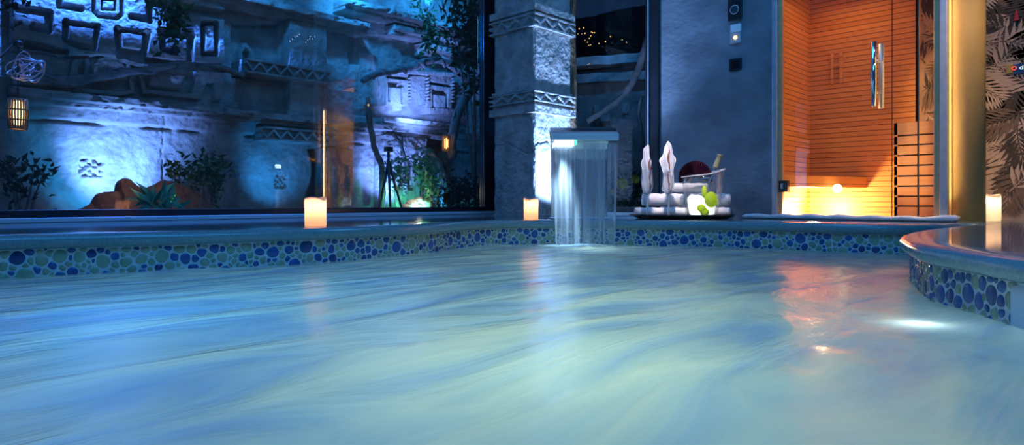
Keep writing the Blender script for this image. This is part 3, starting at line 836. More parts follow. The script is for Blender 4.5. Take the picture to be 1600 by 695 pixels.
# plum pleated fan behind the rim
fanc = bpt(-.045, .04, .305)
b = MB(); nf = 26; front = []; rad = .132
A = []
for k in range(nf*2+1):
    a = math.radians(-18+216*k/(nf*2)); dpt = (.016 if k % 2 else -.016)
    row = []
    for f in (.06, .4, .7, .9, 1.0):
        x = math.cos(a)*rad*f*-1.0; z = math.sin(a)*rad*f
        row.append((fanc[0]+CR[0]*x+CF[0]*dpt*f, fanc[1]+CR[1]*x+CF[1]*dpt*f, fanc[2]+z))
    A.append(row)
A = np.array(A); b.grid(A); b.grid(A[:, ::-1]+np.array([CF[0]*.006, CF[1]*.006, 0]))
o = b.build('pleated_fan', M['plum'], origin=fanc); tag(o, 'dark plum pleated fan standing in the ice bucket', 'napkin')
# bottle
b0 = Vector(bpt(.02, .03, .17)); b1 = Vector(bpt(.140, .03, .475)); dB = (b1-b0).normalized()
bt = thing('bottle', 'green bottle neck leaning out of the bucket rim', 'bottle', tuple(b0))
MB().tube([b0+dB*x for x in (0, .05, .11, .16, .20, .24)], [.034, .036, .034, .024, .019, .018], 20).build('glass_neck', M['clear_thin'], parent=bt, smooth=True)
MB().tube([b0+dB*x for x in (.225, .235, .30, .318, .32, .335, .337)], [.0195, .0205, .0205, .0205, .023, .023, .012], 20).build('foil_cap', M['foil'], parent=bt, smooth=True)
# towels
def towel_roll(pxa, pxb, dt, z, r, label, fl=1.0, turns=3):
    a = Vector(trp(pxa, dt, z+r*fl)); e = Vector(trp(pxb, dt, z+r*fl)); L = (e-a).length; d = (e-a).normalized()
    root = thing('rolled_towel', label, 'towel', tuple(Vector(((a+e)/2).to_tuple())-Vector((0, 0, r*fl))), 'rolled towels on the tray')
    nrm_ = Vector((CF[0], CF[1], 0))
    b = MB(); n = 96; A = []
    spi = []
    for k in range(n+1):                  # spiral section
        f = k/n; th = f*turns*2*math.pi; rr = r*(.16+.84*f)*(1-.02*math.sin(th*2))
        spi.append((rr*math.cos(th), rr*math.sin(th)*fl))
    sec = []
    for (x, z_) in spi: sec.append((x, z_))
    inn_ = []
    for k, (x, z_) in enumerate(spi):
        l_ = math.hypot(x, z_) or 1; th_ = r*.84/turns*.88
        rr = max(l_-th_, r*.05); inn_.append((x*rr/l_, z_*rr/l_))
    loop = sec+inn_[::-1]
    xs = np.linspace(0, L, 12)
    for i, x in enumerate(xs):
        sc = 1.0-.05*(1 if i in (0, 11) else 0); wob = .003*math.sin(i*2.3)
        A.append([tuple(a+d*x+nrm_*(p[0]*sc)+Vector((0, 0, p[1]*sc+wob*(p[1] > 0)))) for p in loop])
    b.grid(np.array(A), close_u=True); m = len(loop)
    # end faces as strips
    for i, flip in ((0, 0), (11, 1)):
        o_ = i*m
        for k in range(n): b.f.append([o_+k, o_+k+1, o_+m-2-k, o_+m-1-k]); b.mi.append(0)
    b.build('towel_roll', M['towel'], parent=root, smooth=True)
    return root
towel_roll(992, 1072, .03, zt0, .052, 'rolled towel low at the front left of the stack', .80)
towel_roll(1086, 1139, .06, zt0, .052, 'rolled towel low behind the ice bucket', .80)
towel_roll(1004, 1066, .13, zt0+.083, .060, 'rolled towel in the middle layer behind the left flute', .95)
towel_roll(1078, 1139, .13, zt0+.083, .060, 'rolled towel in the middle layer right of the bucket', .95)
towel_roll(1036, 1104, .16, zt0+.197, .048, 'rolled towel topmost of the stack', .85)
# long folded towel in front of the sauna
va = on_u(1160, UW-.12)[0]; vb2 = on_u(1497, UW-.12)[0]
b = MB(); nl = 60; A = []
for k in range(nl+1):
    v = va+(vb2-va)*k/nl
    hh = .030+.010*float(fbm(np.array([v*6.]), np.array([2.]), 3, 3))+.012*sstep(.9, 1, k/nl); ww = .055+.006*math.sin(v*9)
    row = []
    for j in range(16):
        a = 2*math.pi*j/16; x = abs(math.cos(a))**.6*math.copysign(1, math.cos(a))*ww; z = abs(math.sin(a))**.6*math.copysign(1, math.sin(a))*hh/2
        ef = 1 if 0 < k < nl else .7
        row.append((UW-.085+x*ef, v, hh/2+z*ef+.004*math.sin(v*31)*(z > 0)))
    A.append(row)
b.grid(np.array(A), close_u=True); b.f.append(list(range(16))); b.f.append(list(range(nl*16, nl*16+16))); b.mi += [0, 0]
o = b.build('bath_sheet', M['towel'], origin=(UW-.085, (va+vb2)/2, 0), smooth=True); tag(o, 'long white folded towel lying on the deck along the sauna glass', 'towel')

# ------------------------------------------------------------------ sauna
v_sr = on_u(1482, UW)[0]
sau = thing('sauna_cabin', 'glazed sauna with orange wood boards glowing warm beside the slate wall', 'sauna', (UW+.4, (v_sl+v_sr)/2, 0))
v_gl = on_u(1223, UW)[0]; v_bd_end = on_u(1434, UB)[0]
vwl = on_u(1265, UB)[0]
MB().box((UW+.02, vwl, 0), (UB, vwl+.06, ZC)).build('side_wall', M['sauna_wood'], parent=sau)
MB().box((UW+.12, v_sr+.005, 0), (UB, v_sr+.03, ZC)).build('plaster_side', M['gold'], parent=sau)
MB().box((UB, v_bd_end, 0), (UB+.05, vwl, ZC)).build('back_wall', M['sauna_wood'], parent=sau)
MB().box((UW+.02, v_sr, 1.93), (UB, vwl, 1.99)).build('roof_boards', M['sauna_wood'], parent=sau)
MB().box((UW+.02, v_sr, 0.001), (UB, vwl, .012)).build('sauna_floor', M['bench_wood'], parent=sau)
ZS = 1.92
MB().box((UW, v_sr-.02, ZS), (UW+.10, v_sl, ZC)).build('header_panel', M['slate'], parent=sau)
# frames
f1 = on_u(1216.5, UW)[0]; fa = on_u(1470.5, UW)[0]; fz = on_u(1459.5, UW)[0]
b = MB().box((UW-.035, f1, 0), (UW+.03, v_sl, ZC)); b.build('frame_post', M['alu'], parent=sau, bevel=.004)
b = MB().box((UW-.045, v_sr, 0), (UW+.03, fa, ZC)); b.build('frame_post', M['alu'], parent=sau, bevel=.004)
b = MB().box((UW-.015, fa, 0), (UW+.03, fz, ZC)); b.build('frame_rebate', M['guard_wood'], parent=sau, bevel=.003)
b = MB().box((UW-.01, v_gl, 0), (UW+.03, f1, ZC)); b.build('door_jamb', M['guard_wood'], parent=sau, bevel=.003)
# bench
zb0, zb1 = .245, .335
A_ = (UW+.03, vwl-.02); B_ = (UB, vwl-.02)
eC = on_u(1355, UB)[0]
b = MB(); loop = [(UW+.03, v_gl-.0, zb0), (UB, eC, zb0), (UB, vwl, zb0), (UW+.03, vwl, zb0)]
b.prism(loop, (0, 0, zb1-zb0)); MB().box((UW+.085, v_sr+.032, .14), (UW+.115, v_sr+.046, 1.54)).build('led_profile', M['led_warm'], parent=sau)['label'] = 'warm vertical LED strip'
b.build('bench', M['bench_wood'], parent=sau, bevel=.006)
# under-bench lamp
lp = None
k = .55; lv = v_gl+(eC-v_gl)*k; lu = UW+.03+(UB-UW-.03)*k
lampc = (lu-.03, lv-.055, .235)
MB().lathe(lampc, [(.001, -.036), (.018, -.032), (.032, -.016), (.036, 0), (.032, .016), (.018, .032), (.001, .036)], 20, cap=False).build('lamp_globe', M['sauna_lamp'], parent=sau, smooth=True)
# heater guard with slots
gu = UW+.28; ga = on_u(1397, gu)[0]; gb = on_u(1462, gu)[0]; zt_g = zof(191, on_u(1420, gu)[1])
b = MB(); b.box((gu+.02, gb-.02, 0.012), (gu+.05, ga, zt_g-.01)); hg = b.build('heater_guard', M['black'], parent=sau); hg['label'] = 'slotted wooden heater guard'
b = MB(); py_s = [193, 210.5, 226, 242, 258, 274.5, 290.5, 306.5, 322, 339.5]
tmid = on_u(1430, gu)[1]
for q in range(9):
    za = zof(py_s[q]+1.2, tmid) if q else zt_g
    zb_ = zof(py_s[q+1]-1.2, tmid)
    b.box((gu, gb-.02, max(zb_, .012)), (gu+.02, ga, za))
b.box((gu, ga-.02, .012), (gu+.02, ga, zt_g))
b.build('guard_boards', M['guard_wood'], parent=hg)
# wooden ladle rest / back-rest slats on the back wall
c = pu(1308, 108, UB); b = MB()
for dx in (-.035, .035): b.box((UB-.03, c[1]+dx-.012, c[2]-.13), (UB-.004, c[1]+dx+.012, c[2]+.13))
b.box((UB-.025, c[1]-.05, c[2]+.02), (UB-.004, c[1]+.05, c[2]+.045)); b.build('wall_rack', M['bench_wood'], parent=sau, bevel=.004)
# glass: door and fixed pane
dr = tag(bpy.data.objects.new('door_1', None), kind='structure'); C.objects.link(dr)
vs1 = on_u(1393.5, UW)[0]; vs2 = on_u(1434.5, UW)[0]
MB().box((UW, vs1+.002, .012), (UW+.012, v_gl, ZS)).build('glass_pane', M['pane_sauna'], parent=dr)
fp = tag(bpy.data.objects.new('window_3', None), kind='structure'); C.objects.link(fp)
MB().box((UW, vs2+.003, .012), (UW+.012, vs1-.003, ZS)).build('glass_pane', M['pane_sauna'], parent=fp)
MB().box((UW, fz, .012), (UW+.012, vs2-.003, ZS)).build('glass_pane', M['pane_sauna'], parent=fp)
MB().box((UW-.003, vs2-.004, .0), (UW+.016, vs2+.004, ZS)).build('glass_seal', M['black'], parent=fp)
MB().box((UW-.001, vs1-.0015, .0), (UW+.014, vs1+.0015, ZS)).build('glass_seal', M['black'], parent=fp)
h1 = pu(1365, 65, UW-.06); h2 = pu(1365, 166, UW-.06)
hd = MB().tube([h1, h2], .0185, 16).build('handle', M['chrome'], parent=dr, smooth=True)
h3 = pu(1377, 69, UW+.06); h4 = pu(1377, 169, UW+.06)
MB().tube([h3, h4], .0185, 16).build('inner_handle', M['alu'], parent=dr, smooth=True)
b = MB()
for py in (94, 144): q = pu(1365, py, UW-.06); b.tube([q, (UW+.06, h3[1], q[2])], .011, 12)
b.build('handle_standoff', M['chrome'], parent=dr, smooth=True)
hv0 = on_u(1232, UW)[0]; hv1 = on_u(1218, UW)[0]; th_ = on_u(1225, UW)[1]
hz0, hz1 = zof(300, th_), zof(282, th_)
MB().box((UW-.02, hv0, hz0), (UW+.03, hv1, hz1)).build('hinge', M['black_gloss'], parent=dr, bevel=.004)
MB().box((UW-.026, hv0+.03, hz0+.022), (UW-.018, hv1-.018, hz1-.022)).build('hinge_cover', M['chrome'], parent=dr, bevel=.003)

# ------------------------------------------------------------------ ochre column and palm wall print
cc = at(1498, 4.36); ccr = .147
b = MB().lathe((cc[0]+.02, cc[1], 0), [(ccr, 0.0), (ccr, ZC)], 64); o = b.build('column', M['gold'], smooth=False); struct(o)
for p in o.data.polygons: p.use_smooth = len(p.vertices) == 4
# printed palm fronds
R = random.Random(5)
layers = {0: MB(), 1: MB(), 2: MB()}
def clipped(q): return max(c_[0] for c_ in q) > 1.17
def frond(v, z, ang, L, mi, depth):
    b = layers[mi]; x = UB-.0012-depth*.00035
    n = R.randint(8, 12); bend = R.uniform(-.6, .6)
    px_, pz = v, z; a = ang; pts = []
    for k in range(n+1):
        pts.append((px_, pz, a)); px_ += math.cos(a)*L/n; pz += math.sin(a)*L/n; a += bend/n
    for k in range(1, n+1):
        bx, bz, ba = pts[k]; f = k/n; ll = L*.62*math.sin(math.pi*(.22+.72*f))
        for s_ in (-1, 1):
            la = ba+s_*(.85-.50*f); w_ = ll*.085
            q = [(bx, bz), (bx+math.cos(la)*ll*.45-math.sin(la)*w_, bz+math.sin(la)*ll*.45+math.cos(la)*w_), (bx+math.cos(la)*ll, bz+math.sin(la)*ll), (bx+math.cos(la)*ll*.45+math.sin(la)*w_, bz+math.sin(la)*ll*.45-math.cos(la)*w_)]
            if clipped(q): continue
            b.add([(x, c_[0], c_[1]) for c_ in q], [(0, 1, 2, 3)])
    for k in range(n):
        p0, p1_ = pts[k], pts[k+1]; w_ = .0028
        if max(p0[0], p1_[0]) > 1.165: continue
        b.add([(x, p0[0]-math.sin(p0[2])*w_, p0[1]+math.cos(p0[2])*w_), (x, p1_[0]-math.sin(p1_[2])*w_, p1_[1]+math.cos(p1_[2])*w_), (x, p1_[0]+math.sin(p1_[2])*w_, p1_[1]-math.cos(p1_[2])*w_), (x, p0[0]+math.sin(p0[2])*w_, p0[1]-math.cos(p0[2])*w_)], [(0, 1, 2, 3)])
cnt = 0
for k in range(210):
    v = R.uniform(.05, 1.25); z = R.uniform(.0, 2.6)
    mi = [1, 2, 0, 2, 1, 2, 0][k % 7]; cnt += 1
    frond(v, z, R.uniform(0, 2*math.pi), R.uniform(.24, .42), mi, cnt % 40)
for mi, mn, nm in ((0, 'print_dark', 'dark_palm_print'), (1, 'print_mid', 'brown_palm_print'), (2, 'print_light', 'pale_palm_print')):
    layers[mi].build(nm, M[mn], parent=wall_palm, normals=False)
# call panel and red pull on the palm wall
xw = UB-.03
def plate(px0, py0, px1, py1, U, th, name, mat, parent=None, origin=None, bevel=.003):
    v0 = on_u(px0, U)[0]; v1, t1 = on_u(px1, U); tm = on_u((px0+px1)/2, U)[1]
    return MB().box((U, v0, zof(py0, tm)), (U+th, v1, zof(py1, tm))).build(name, mat, parent=parent, bevel=bevel)
cp = thing('control_panel', 'small blue and gold touch panel on the palm wallpaper', 'control panel', pu(1590, 115, UB))
plate(1583, 99, 1612, 114.5, UB-.022, .020, 'touch_screen', M['blue_panel'], cp)
plate(1572, 100.5, 1583, 115, UB-.020, .018, 'gold_end', M['gold_plate'], cp)
def ring(px, py, U, r, w, name, mat, parent):
    c = pu(px, py, U); b = MB(); b.tube([(c[0], c[1]+r*math.cos(a), c[2]+r*math.sin(a)) for a in np.linspace(0, 2*math.pi, 20, endpoint=False)], w, 6, closed=True)
    return b.build(name, mat, parent=parent)
ring(1584.5, 106.5, UB-.026, .012, .0035, 'round_icon', M['icon_red'], cp)['label'] = 'red ring icon'
ring(1596, 106, UB-.026, .008, .003, 'round_icon', M['icon_white'], cp)['label'] = 'white letter-like ring icon'
c = pu(1598.5, 103.5, UB-.026); MB().box((c[0]-.002, c[1]-.002, c[2]-.022), (c[0]+.002, c[1]+.002, c[2]+.008)).build('icon_stem', M['icon_white'], parent=cp)
c0 = pu(1588.5, 24, UB-.004); tt = on_u(1588, UB)[1]/1000
b = MB(); b.prism([(UB-.02, c0[1]+3.2*tt, c0[2]-9*tt), (UB-.02, c0[1]-3.2*tt, c0[2]-9*tt), (UB-.02, c0[1]-1.6*tt, c0[2]+5*tt), (UB-.02, c0[1], c0[2]+9*tt), (UB-.02, c0[1]+1.6*tt, c0[2]+5*tt)], (.018, 0, 0))
o = b.build('alarm_pull', M['red'], origin=c0, bevel=.003); tag(o, 'small red alarm pull high on the palm wallpaper', 'alarm pull')

# ------------------------------------------------------------------ wall devices on the slate
th = thing('thermostat', 'black wall unit with round dial at the top of the slate wall', 'thermostat', pu(1147.5, 32, UW))
plate(1137, -8, 1158.5, 31, UW-.022, .022, 'housing', M['black'], th)
c = pu(1147.5, 15, UW-.024); MB().tube([(c[0]-.006, c[1], c[2]), (c[0]+.004, c[1], c[2])], .038, 32).build('dial', M['lens'], parent=th, bevel=.003)
ring(1147.5, 15, UW-.028, .034, .004, 'dial_ring', M['alu'], th)
ls = thing('light_switch', 'pale and grey wall switch with amber glowing dot', 'switch', pu(1149, 67, UW))
plate(1141, 37.5, 1157.5, 49.5, UW-.018, .018, 'rocker', M['white_plate'], ls)
plate(1140.5, 50, 1157.5, 67.5, UW-.016, .016, 'plate', M['grey_plate'], ls)
c = pu(1149, 58.5, UW-.016); MB().tube([(c[0]-.006, c[1], c[2]), (c[0]+.002, c[1], c[2])], .013, 16).build('indicator', M['led_amber'], parent=ls)
sk = thing('wall_socket', 'square black socket plate below the glowing switch', 'socket', pu(1148.5, 110, UW))
plate(1139, 91, 1158, 110, UW-.016, .016, 'plate', M['black'], sk)
plate(1143, 94.5, 1154.5, 106.5, UW-.020, .006, 'insert', M['black_gloss'], sk)

# ------------------------------------------------------------------ outside: temple facade
VF = 7.0
def relief(px0, px1, py0, py1, V, nu, nz, hf, uz=None, rough=.012, seed=1):
    if uz: u0, u1, z0, z1 = uz
    else:
        u0, t0 = on_v(px0, V); u1, t1 = on_v(px1, V); tm = (t0+t1)/2; z1 = zof(py0, tm); z0 = zof(py1, tm)
    us = np.linspace(u0, u1, nu); zs_ = np.linspace(z0, z1, nz); U, Z = np.meshgrid(us, zs_)
    r = CR[0]*U+CR[1]*V; t = CF[0]*U+CF[1]*V
    PX = 800+1000*r/t; PY = HOR-(Z-HC)*1000/t
    h = hf(U, Z, PX, PY) + rough*2*(fbm(U*7, Z*7, 4, seed)-.5) + rough*.8*(fbm(U*30, Z*30, 3, seed+3)-.5)
    h[0] = h[-1] = -.12; h[:, 0] = h[:, -1] = -.12
    b = MB(); b.grid(np.stack([U, V-h, Z], 2)); return b
fac = thing('temple_facade', 'carved stone temple facade lit blue outside the big window', 'building', (4, VF, -.1))
# main wall
def glyph(PX, PY, x0, y0, x1, y1, seed):
    cx, cy = (x0+x1)/2, (y0+y1)/2; w, h_ = (x1-x0)/2, (y1-y0)/2
    d = np.maximum(np.abs(PX-cx)/w, np.abs(PY-cy)/h_)
    inside = d < 1
    pat = np.sin((PX-cx)/w*7+3*fbm(PX/7, PY/7, 3, seed))*np.sin((PY-cy)/h_*8+4*fbm(PX/6, PY/6, 2, seed+4))
    return np.where(inside, -.085+.065*(pat > -.1), 0.0)
def wall_h(U, Z, PX, PY):
    h = np.full(U.shape, .0)
    h += glyph(PX, PY, 123, 247, 160, 277, 5)+glyph(PX, PY, 345, 251, 372, 278, 9)+glyph(PX, PY, 430, 273, 449, 294, 13)
    h -= .035*(1-sstep(.4, 1.3, np.abs(PX-253-.02*(PY-200)-1.5*(fbm(PY/11, PX*0, 3, 2)-.5)*2)))*(PY > 172)
    zc = .86; h -= .05*(1-sstep(.012, .022, np.abs(Z-zc-.02*(fbm(U*6, U*0, 3, 7)-.5))))*sstep(.35, .5, fbm(U*3.2, U*0+3, 2, 61))
    h += .05*sstep(.87, .885, Z)*(Z < 1.2)
    dc = dseg(PX, PY, [(30, 262), (60, 268), (95, 285), (130, 300)]); h -= .02*(1-sstep(.5, 1.4, dc))
    bay = (PX > 362) & (PX < 442) & (PY > 35) & (PY < 122); h -= .16*bay
    bay2 = (PX > 545) & (PX < 720) & (PY < 100) & (PY > 55); h -= .05*bay2
    arch = dseg(PX, PY, [(378, 115), (380, 80), (388, 68), (398, 80), (402, 118)]); h += .10*(1-sstep(3, 4.5, arch))*bay
    h -= .30*((PX > 480+8*np.sin((PY-230)/22.)) & (PX < 545) & (PY > 232) & (PY < 345))
    h -= .25*((PX > 655) & (PX < 700) & (PY > 222))
    return h
relief(0, 0, 0, 0, VF, 620, 300, wall_h, uz=(-.2, 8.2, -.12, 3.6), rough=.02, seed=3).build('wall', M['facade'], parent=fac, smooth=True, normals=False)
# carved spiral panel
grooves = [([(22, 20), (48, 23), (70, 27)], 5), ([(70, 27), (71, 52)], 5.5), ([(71, 51), (46, 48)], 5), ([(46, 48), (46, 44)], 3),
 ([(87, -14), (87, 14)], 5), ([(87, 14), (120, 20)], 4), ([(140, -8), (140, 22), (148, 30), (176, 33), (183, 27), (183, -8)], 3.2), ([(152, 5), (152, 20), (172, 21), (172, 6), (152, 5)], 1.4),
 ([(226, 10), (226, 36)], 5), ([(226, 36), (197, 31)], 4), ([(225, 7), (338, 28)], 6), ([(96, 40), (96, 66)], 4.5), ([(96, 41), (145, 47)], 3), ([(145, 47), (141, 80)], 4), ([(98, 68), (118, 77), (140, 80)], 4),
 ([(176, 51), (180, 90)], 5), ([(176, 51), (222, 57)], 3), ([(221, 56), (217, 98)], 5), ([(182, 86), (215, 90)], 7), ([(242, 54), (290, 61)], 5), ([(244, 55), (247, 80)], 5), ([(247, 81), (268, 85)], 4), ([(268, 85), (266, 76)], 3),
 ([(288, 55), (289, 98)], 5), ([(308, 41), (328, 41), (329, 88), (308, 88), (308, 41)], 3.0), ([(15, 72), (60, 78), (95, 86)], 5), ([(225, 98), (288, 106), (340, 108)], 5)]
raised = [([(20, 80), (60, 82), (95, 88), (150, 87), (185, 98), (215, 106), (245, 102)], 3.5), ([(112, 102), (108, 122)], 6), ([(193, 106), (200, 146), (180, 149), (112, 143)], 3.5), ([(212, 122), (219, 146), (300, 153)], 3.5), ([(130, 98), (127, 128)], 4), ([(18, 130), (60, 128), (100, 134)], 7)]
polys = [[(138, 130), (140, 104), (150, 94), (165, 91), (180, 96), (190, 110), (192, 128)], [(228, 116), (280, 122), (274, 142), (226, 136)], [(300, 113), (339, 116), (339, 158), (325, 158), (325, 133), (314, 133), (306, 158), (289, 155)], [(64, 96), (95, 100), (92, 122), (66, 118)], [(20, 92), (56, 96), (54, 120), (20, 116)]]
def panel_h(U, Z, PX, PY):
    line = 78+.085*(PX-15)
    low = sstep(line-2, line+3, PY)
    h = .17-.09*low
    g = np.zeros(U.shape)
    for pts_, w in grooves: g = np.maximum(g, 1-sstep(w*1.15-.5, w*1.15+.8, dseg(PX, PY, pts_)))
    h = h-.165*g*(1-low)-.07*g*low
    r_ = np.zeros(U.shape)
    for pts_, w in raised: r_ = np.maximum(r_, 1-sstep(w-.6, w+1.2, dseg(PX, PY, pts_)))
    for p in polys: r_ = np.maximum(r_, inpoly(PX, PY, p)*1.0)
    h = h+.075*r_*low
    h += .02*np.cos((PX-20)/40.)*0
    return h
relief(0, 0, 0, 0, VF, 420, 250, panel_h, uz=(on_v(14, VF)[0], on_v(341, VF)[0], 1.11, 2.42), rough=.014, seed=5).build('carved_panel', M['facade'], parent=fac, smooth=True, normals=False)
# ledges
def ledge(u0, u1, z0, z1, dep, name, seed, mat='facade', nz=26):
    n = int((u1-u0)/.016)
    def hf(U, Z, PX, PY):
        f = (Z-z0)/(z1-z0)
        return dep*(.72+.28*sstep(.35, .45, f))+.05*(fbm(U*4, Z*9, 3, seed)-.5)-.03*(fbm(U*14, Z*20, 2, seed+1) > .66)
    relief(0, 0, 0, 0, VF, n, nz, hf, uz=(u0, u1, z0, z1), rough=.014, seed=seed).build(name, M[mat], parent=fac, smooth=True, normals=False)
ledge(on_v(6, VF)[0], 8.1, .985, 1.105, .26, 'ledge', 31)
ledge(on_v(205, VF)[0], on_v(560, VF)[0], 2.20, 2.32, .30, 'ledge', 41)
ledge(on_v(520, VF)[0], 8.1, 2.44, 2.56, .34, 'ledge', 51)
ledge(on_v(600, VF)[0], on_v(706, VF)[0], 2.30, 2.42, .22, 'ledge', 61)
ledge(on_v(648, VF)[0], on_v(702, VF)[0], 2.12, 2.28, .20, 'ledge', 71)
ledge(on_v(582, VF)[0], on_v(704, VF)[0], 1.10, 1.20, .34, 'ledge', 81)
# broad column with zigzag frieze
def col_h(U, Z, PX, PY): return np.full(U.shape, .16)
relief(0, 0, 0, 0, VF, 90, 220, col_h, uz=(on_v(442, VF)[0], on_v(500, VF)[0], 1.10, 2.22), rough=.012, seed=15).build('broad_column', M['facade'], parent=fac, smooth=True, normals=False)
uf0, uf1 = on_v(396, VF)[0], on_v(524, VF)[0]
def frieze_h(z0, z1):
    def hf(U, Z, PX, PY):
        p = .155; tri = np.abs(((U/p) % 1)*2-1); hh = z1-z0
        zl = z0+hh*.22+tri*hh*.56
        rb = 1-sstep(hh*.09, hh*.17, np.abs(Z-zl)); fi = 1-sstep(hh*.07, hh*.13, np.minimum(np.abs(Z-z0-hh*.08), np.abs(Z-z1+hh*.08)))
        return .22+.05*np.maximum(rb, fi)
    return hf
relief(0, 0, 0, 0, VF, 300, 44, frieze_h(.80, .955), uz=(uf0, uf1, .80, .955), rough=.008, seed=8).build('zigzag_frieze', M['facade'], parent=fac, smooth=True, normals=False)
relief(0, 0, 0, 0, VF, 300, 40, frieze_h(1.50, 1.66), uz=(on_v(368, VF)[0], on_v(500, VF)[0], 1.50, 1.66), rough=.008, seed=9).build('zigzag_frieze', M['facade'], parent=fac, smooth=True, normals=False)
# stone mask
ua, ub_ = on_v(560, VF)[0], on_v(728, VF)[0]
def mask_h(U, Z, PX, PY):
    h = np.full(U.shape, .02)
    def rect(x0, y0, x1, y1, hh, sl=.05):
        yy = PY-sl*(PX-x0); return np.where((PX > x0) & (PX < x1) & (yy > y0) & (yy < y1), hh, 0)
    h = np.maximum(h, rect(588, 116, 624, 166, .20)); h = np.maximum(h, rect(630, 121, 652, 165, .18)); h = np.maximum(h, rect(653, 120, 692, 176, .20)); h = np.maximum(h, rect(697, 130, 716, 172, .12)); h = np.maximum(h, rect(566, 118, 584, 165, .10))
    h = np.maximum(h, rect(586, 112, 700, 117, .24)); h = np.maximum(h, rect(655, 171, 708, 180, .24)); h = np.maximum(h, rect(600, 163, 616, 174, .17))
    d = lambda pts_, w: (1-sstep(w-.5, w+.8, dseg(PX, PY, pts_)))
    g = d([(592, 123), (623, 126)], 2.0)
    g = np.maximum(g, d([(597, 134), (612, 136)], 4.5)); g = np.maximum(g, d([(613, 131), (614, 163)], 1.2)); g = np.maximum(g, d([(594, 128), (594, 160)], 1.2))
    g = np.maximum(g, d([(656, 132), (689, 137)], 2.0)); g = np.maximum(g, d([(666, 146), (682, 148)], 4.0)); g = np.maximum(g, d([(684, 142), (684, 172)], 1.2)); g = np.maximum(g, d([(663, 142), (663, 172)], 1.2))
    h = h-.13*g*(h > .1)
    for x in (624.5, 653.5, 692):
        for y in np.arange(126, 166, 5.0): h = np.maximum(h, .24*(np.hypot(PX-x, PY-y) < 1.6))
    return h
relief(0, 0, 0, 0, VF, 300, 170, mask_h, uz=(ua, ub_, 1.30, 2.02), rough=.012, seed=19).build('stone_mask', M['facade'], parent=fac, smooth=True, normals=False)
# legs under the mask, round arch
for (x0, x1, dpt, nm) in ((584, 652, .22, 'pier'), (500, 545, .10, 'pier')):
    relief(0, 0, 0, 0, VF, 80, 160, lambda U, Z, PX, PY, dpt=dpt: np.full(U.shape, dpt)-.05*(np.abs(PX-(x0+x1)/2-4*np.sin(PY/13.)) < 1.2), uz=(on_v(x0, VF)[0], on_v(x1, VF)[0], -.12, .985 if x0 > 560 else .78), rough=.03, seed=int(x0)).build(nm, M['facade'], parent=fac, smooth=True, normals=False)
b = MB(); VA = 6.55
path = [pv(x, y, VA) for x, y in ((655, 236), (664, 240), (672, 249), (680, 260), (686, 274), (688, 290), (688, 310), (688, 335))]
b.tube(path, [.06, .075, .085, .09, .09, .09, .09, .09], 14); b.build('round_arch', M['facade'], parent=fac, smooth=True)
b = MB(); path = [pv(x, y, VA+.05) for x, y in ((648, 246), (660, 251), (668, 262), (674, 276), (676, 296), (676, 335))]
b.tube(path, [.06]*6, 14); b.build('round_arch', M['facade'], parent=fac, smooth=True)

# roots and branches trailing over the facade
def branch(name, pts, V, r0, r1, label, cat='branch', seed=0, twist=0, mat='branch'):
    n = 46; P_ = np.array(pts, float); s_ = np.linspace(0, len(P_)-1, n)
    X_ = np.interp(s_, range(len(P_)), P_[:, 0]); Y_ = np.interp(s_, range(len(P_)), P_[:, 1])
    k = np.ones(5)/5
    Xs = np.convolve(np.pad(X_, 2, 'edge'), k, 'valid'); Ys = np.convolve(np.pad(Y_, 2, 'edge'), k, 'valid')
    path = []
    for i in range(n):
        x, y, z = pv(Xs[i], Ys[i], V)
        path.append((x, y+.03*(float(fbm(np.array([i*.3]), np.array([seed+.5]), 2, seed))-.5), z+.02*(float(fbm(np.array([i*.4]), np.array([seed+9.5]), 2, seed))-.5)))
    b = MB(); rad = [(r0+(r1-r0)*i/(n-1))*(1+.3*(float(fbm(np.array([i*.6]), np.array([3.+seed]), 2, seed))-.5)) for i in range(n)]
    b.tube(path, rad, 9)
    if twist:
        p2 = []
        for i in range(n):
            a = i*.45; p2.append((path[i][0], path[i][1]+math.cos(a)*rad[i]*1.1, path[i][2]+math.sin(a)*rad[i]*1.1))
        b.tube(p2, [q*.5 for q in rad], 7)
    o = b.build(name, M[mat], origin=path[0], smooth=True); tag(o, label, cat); return o
branch('root', [(28, 128), (70, 126), (120, 124), (160, 120), (205, 113), (240, 107), (272, 100), (300, 102), (345, 104), (385, 122)], 6.70, .035, .030, 'long root running across the carved spiral panel', twist=1, seed=3)
branch('root', [(566, 128), (585, 116), (605, 112), (625, 108), (645, 106)], 6.55, .03, .05, 'thick root over the left brow of the stone mask', twist=1, seed=5)
branch('root', [(640, 109), (660, 98), (680, 93), (700, 98), (720, 118), (733, 130)], 6.55, .05, .04, 'pale forked root over the right brow of the stone mask', twist=1, seed=6)
branch('leaning_tree', [(762, 110), (740, 135), (722, 160), (712, 190), (706, 225), (707, 250)], 6.35, .065, .06, 'curved pale trunk rising right of the stone mask', cat='tree', seed=8)
branch('root', [(575, 150), (577, 190), (585, 230), (598, 262), (596, 330)], 6.5, .03, .04, 'thin root hanging at the left edge of the mask', seed=9)
branch('root', [(612, 206), (625, 222), (632, 245), (640, 262), (636, 300)], 6.45, .022, .018, 'bent dark twig in front of the blue pier', seed=10, mat='branch')

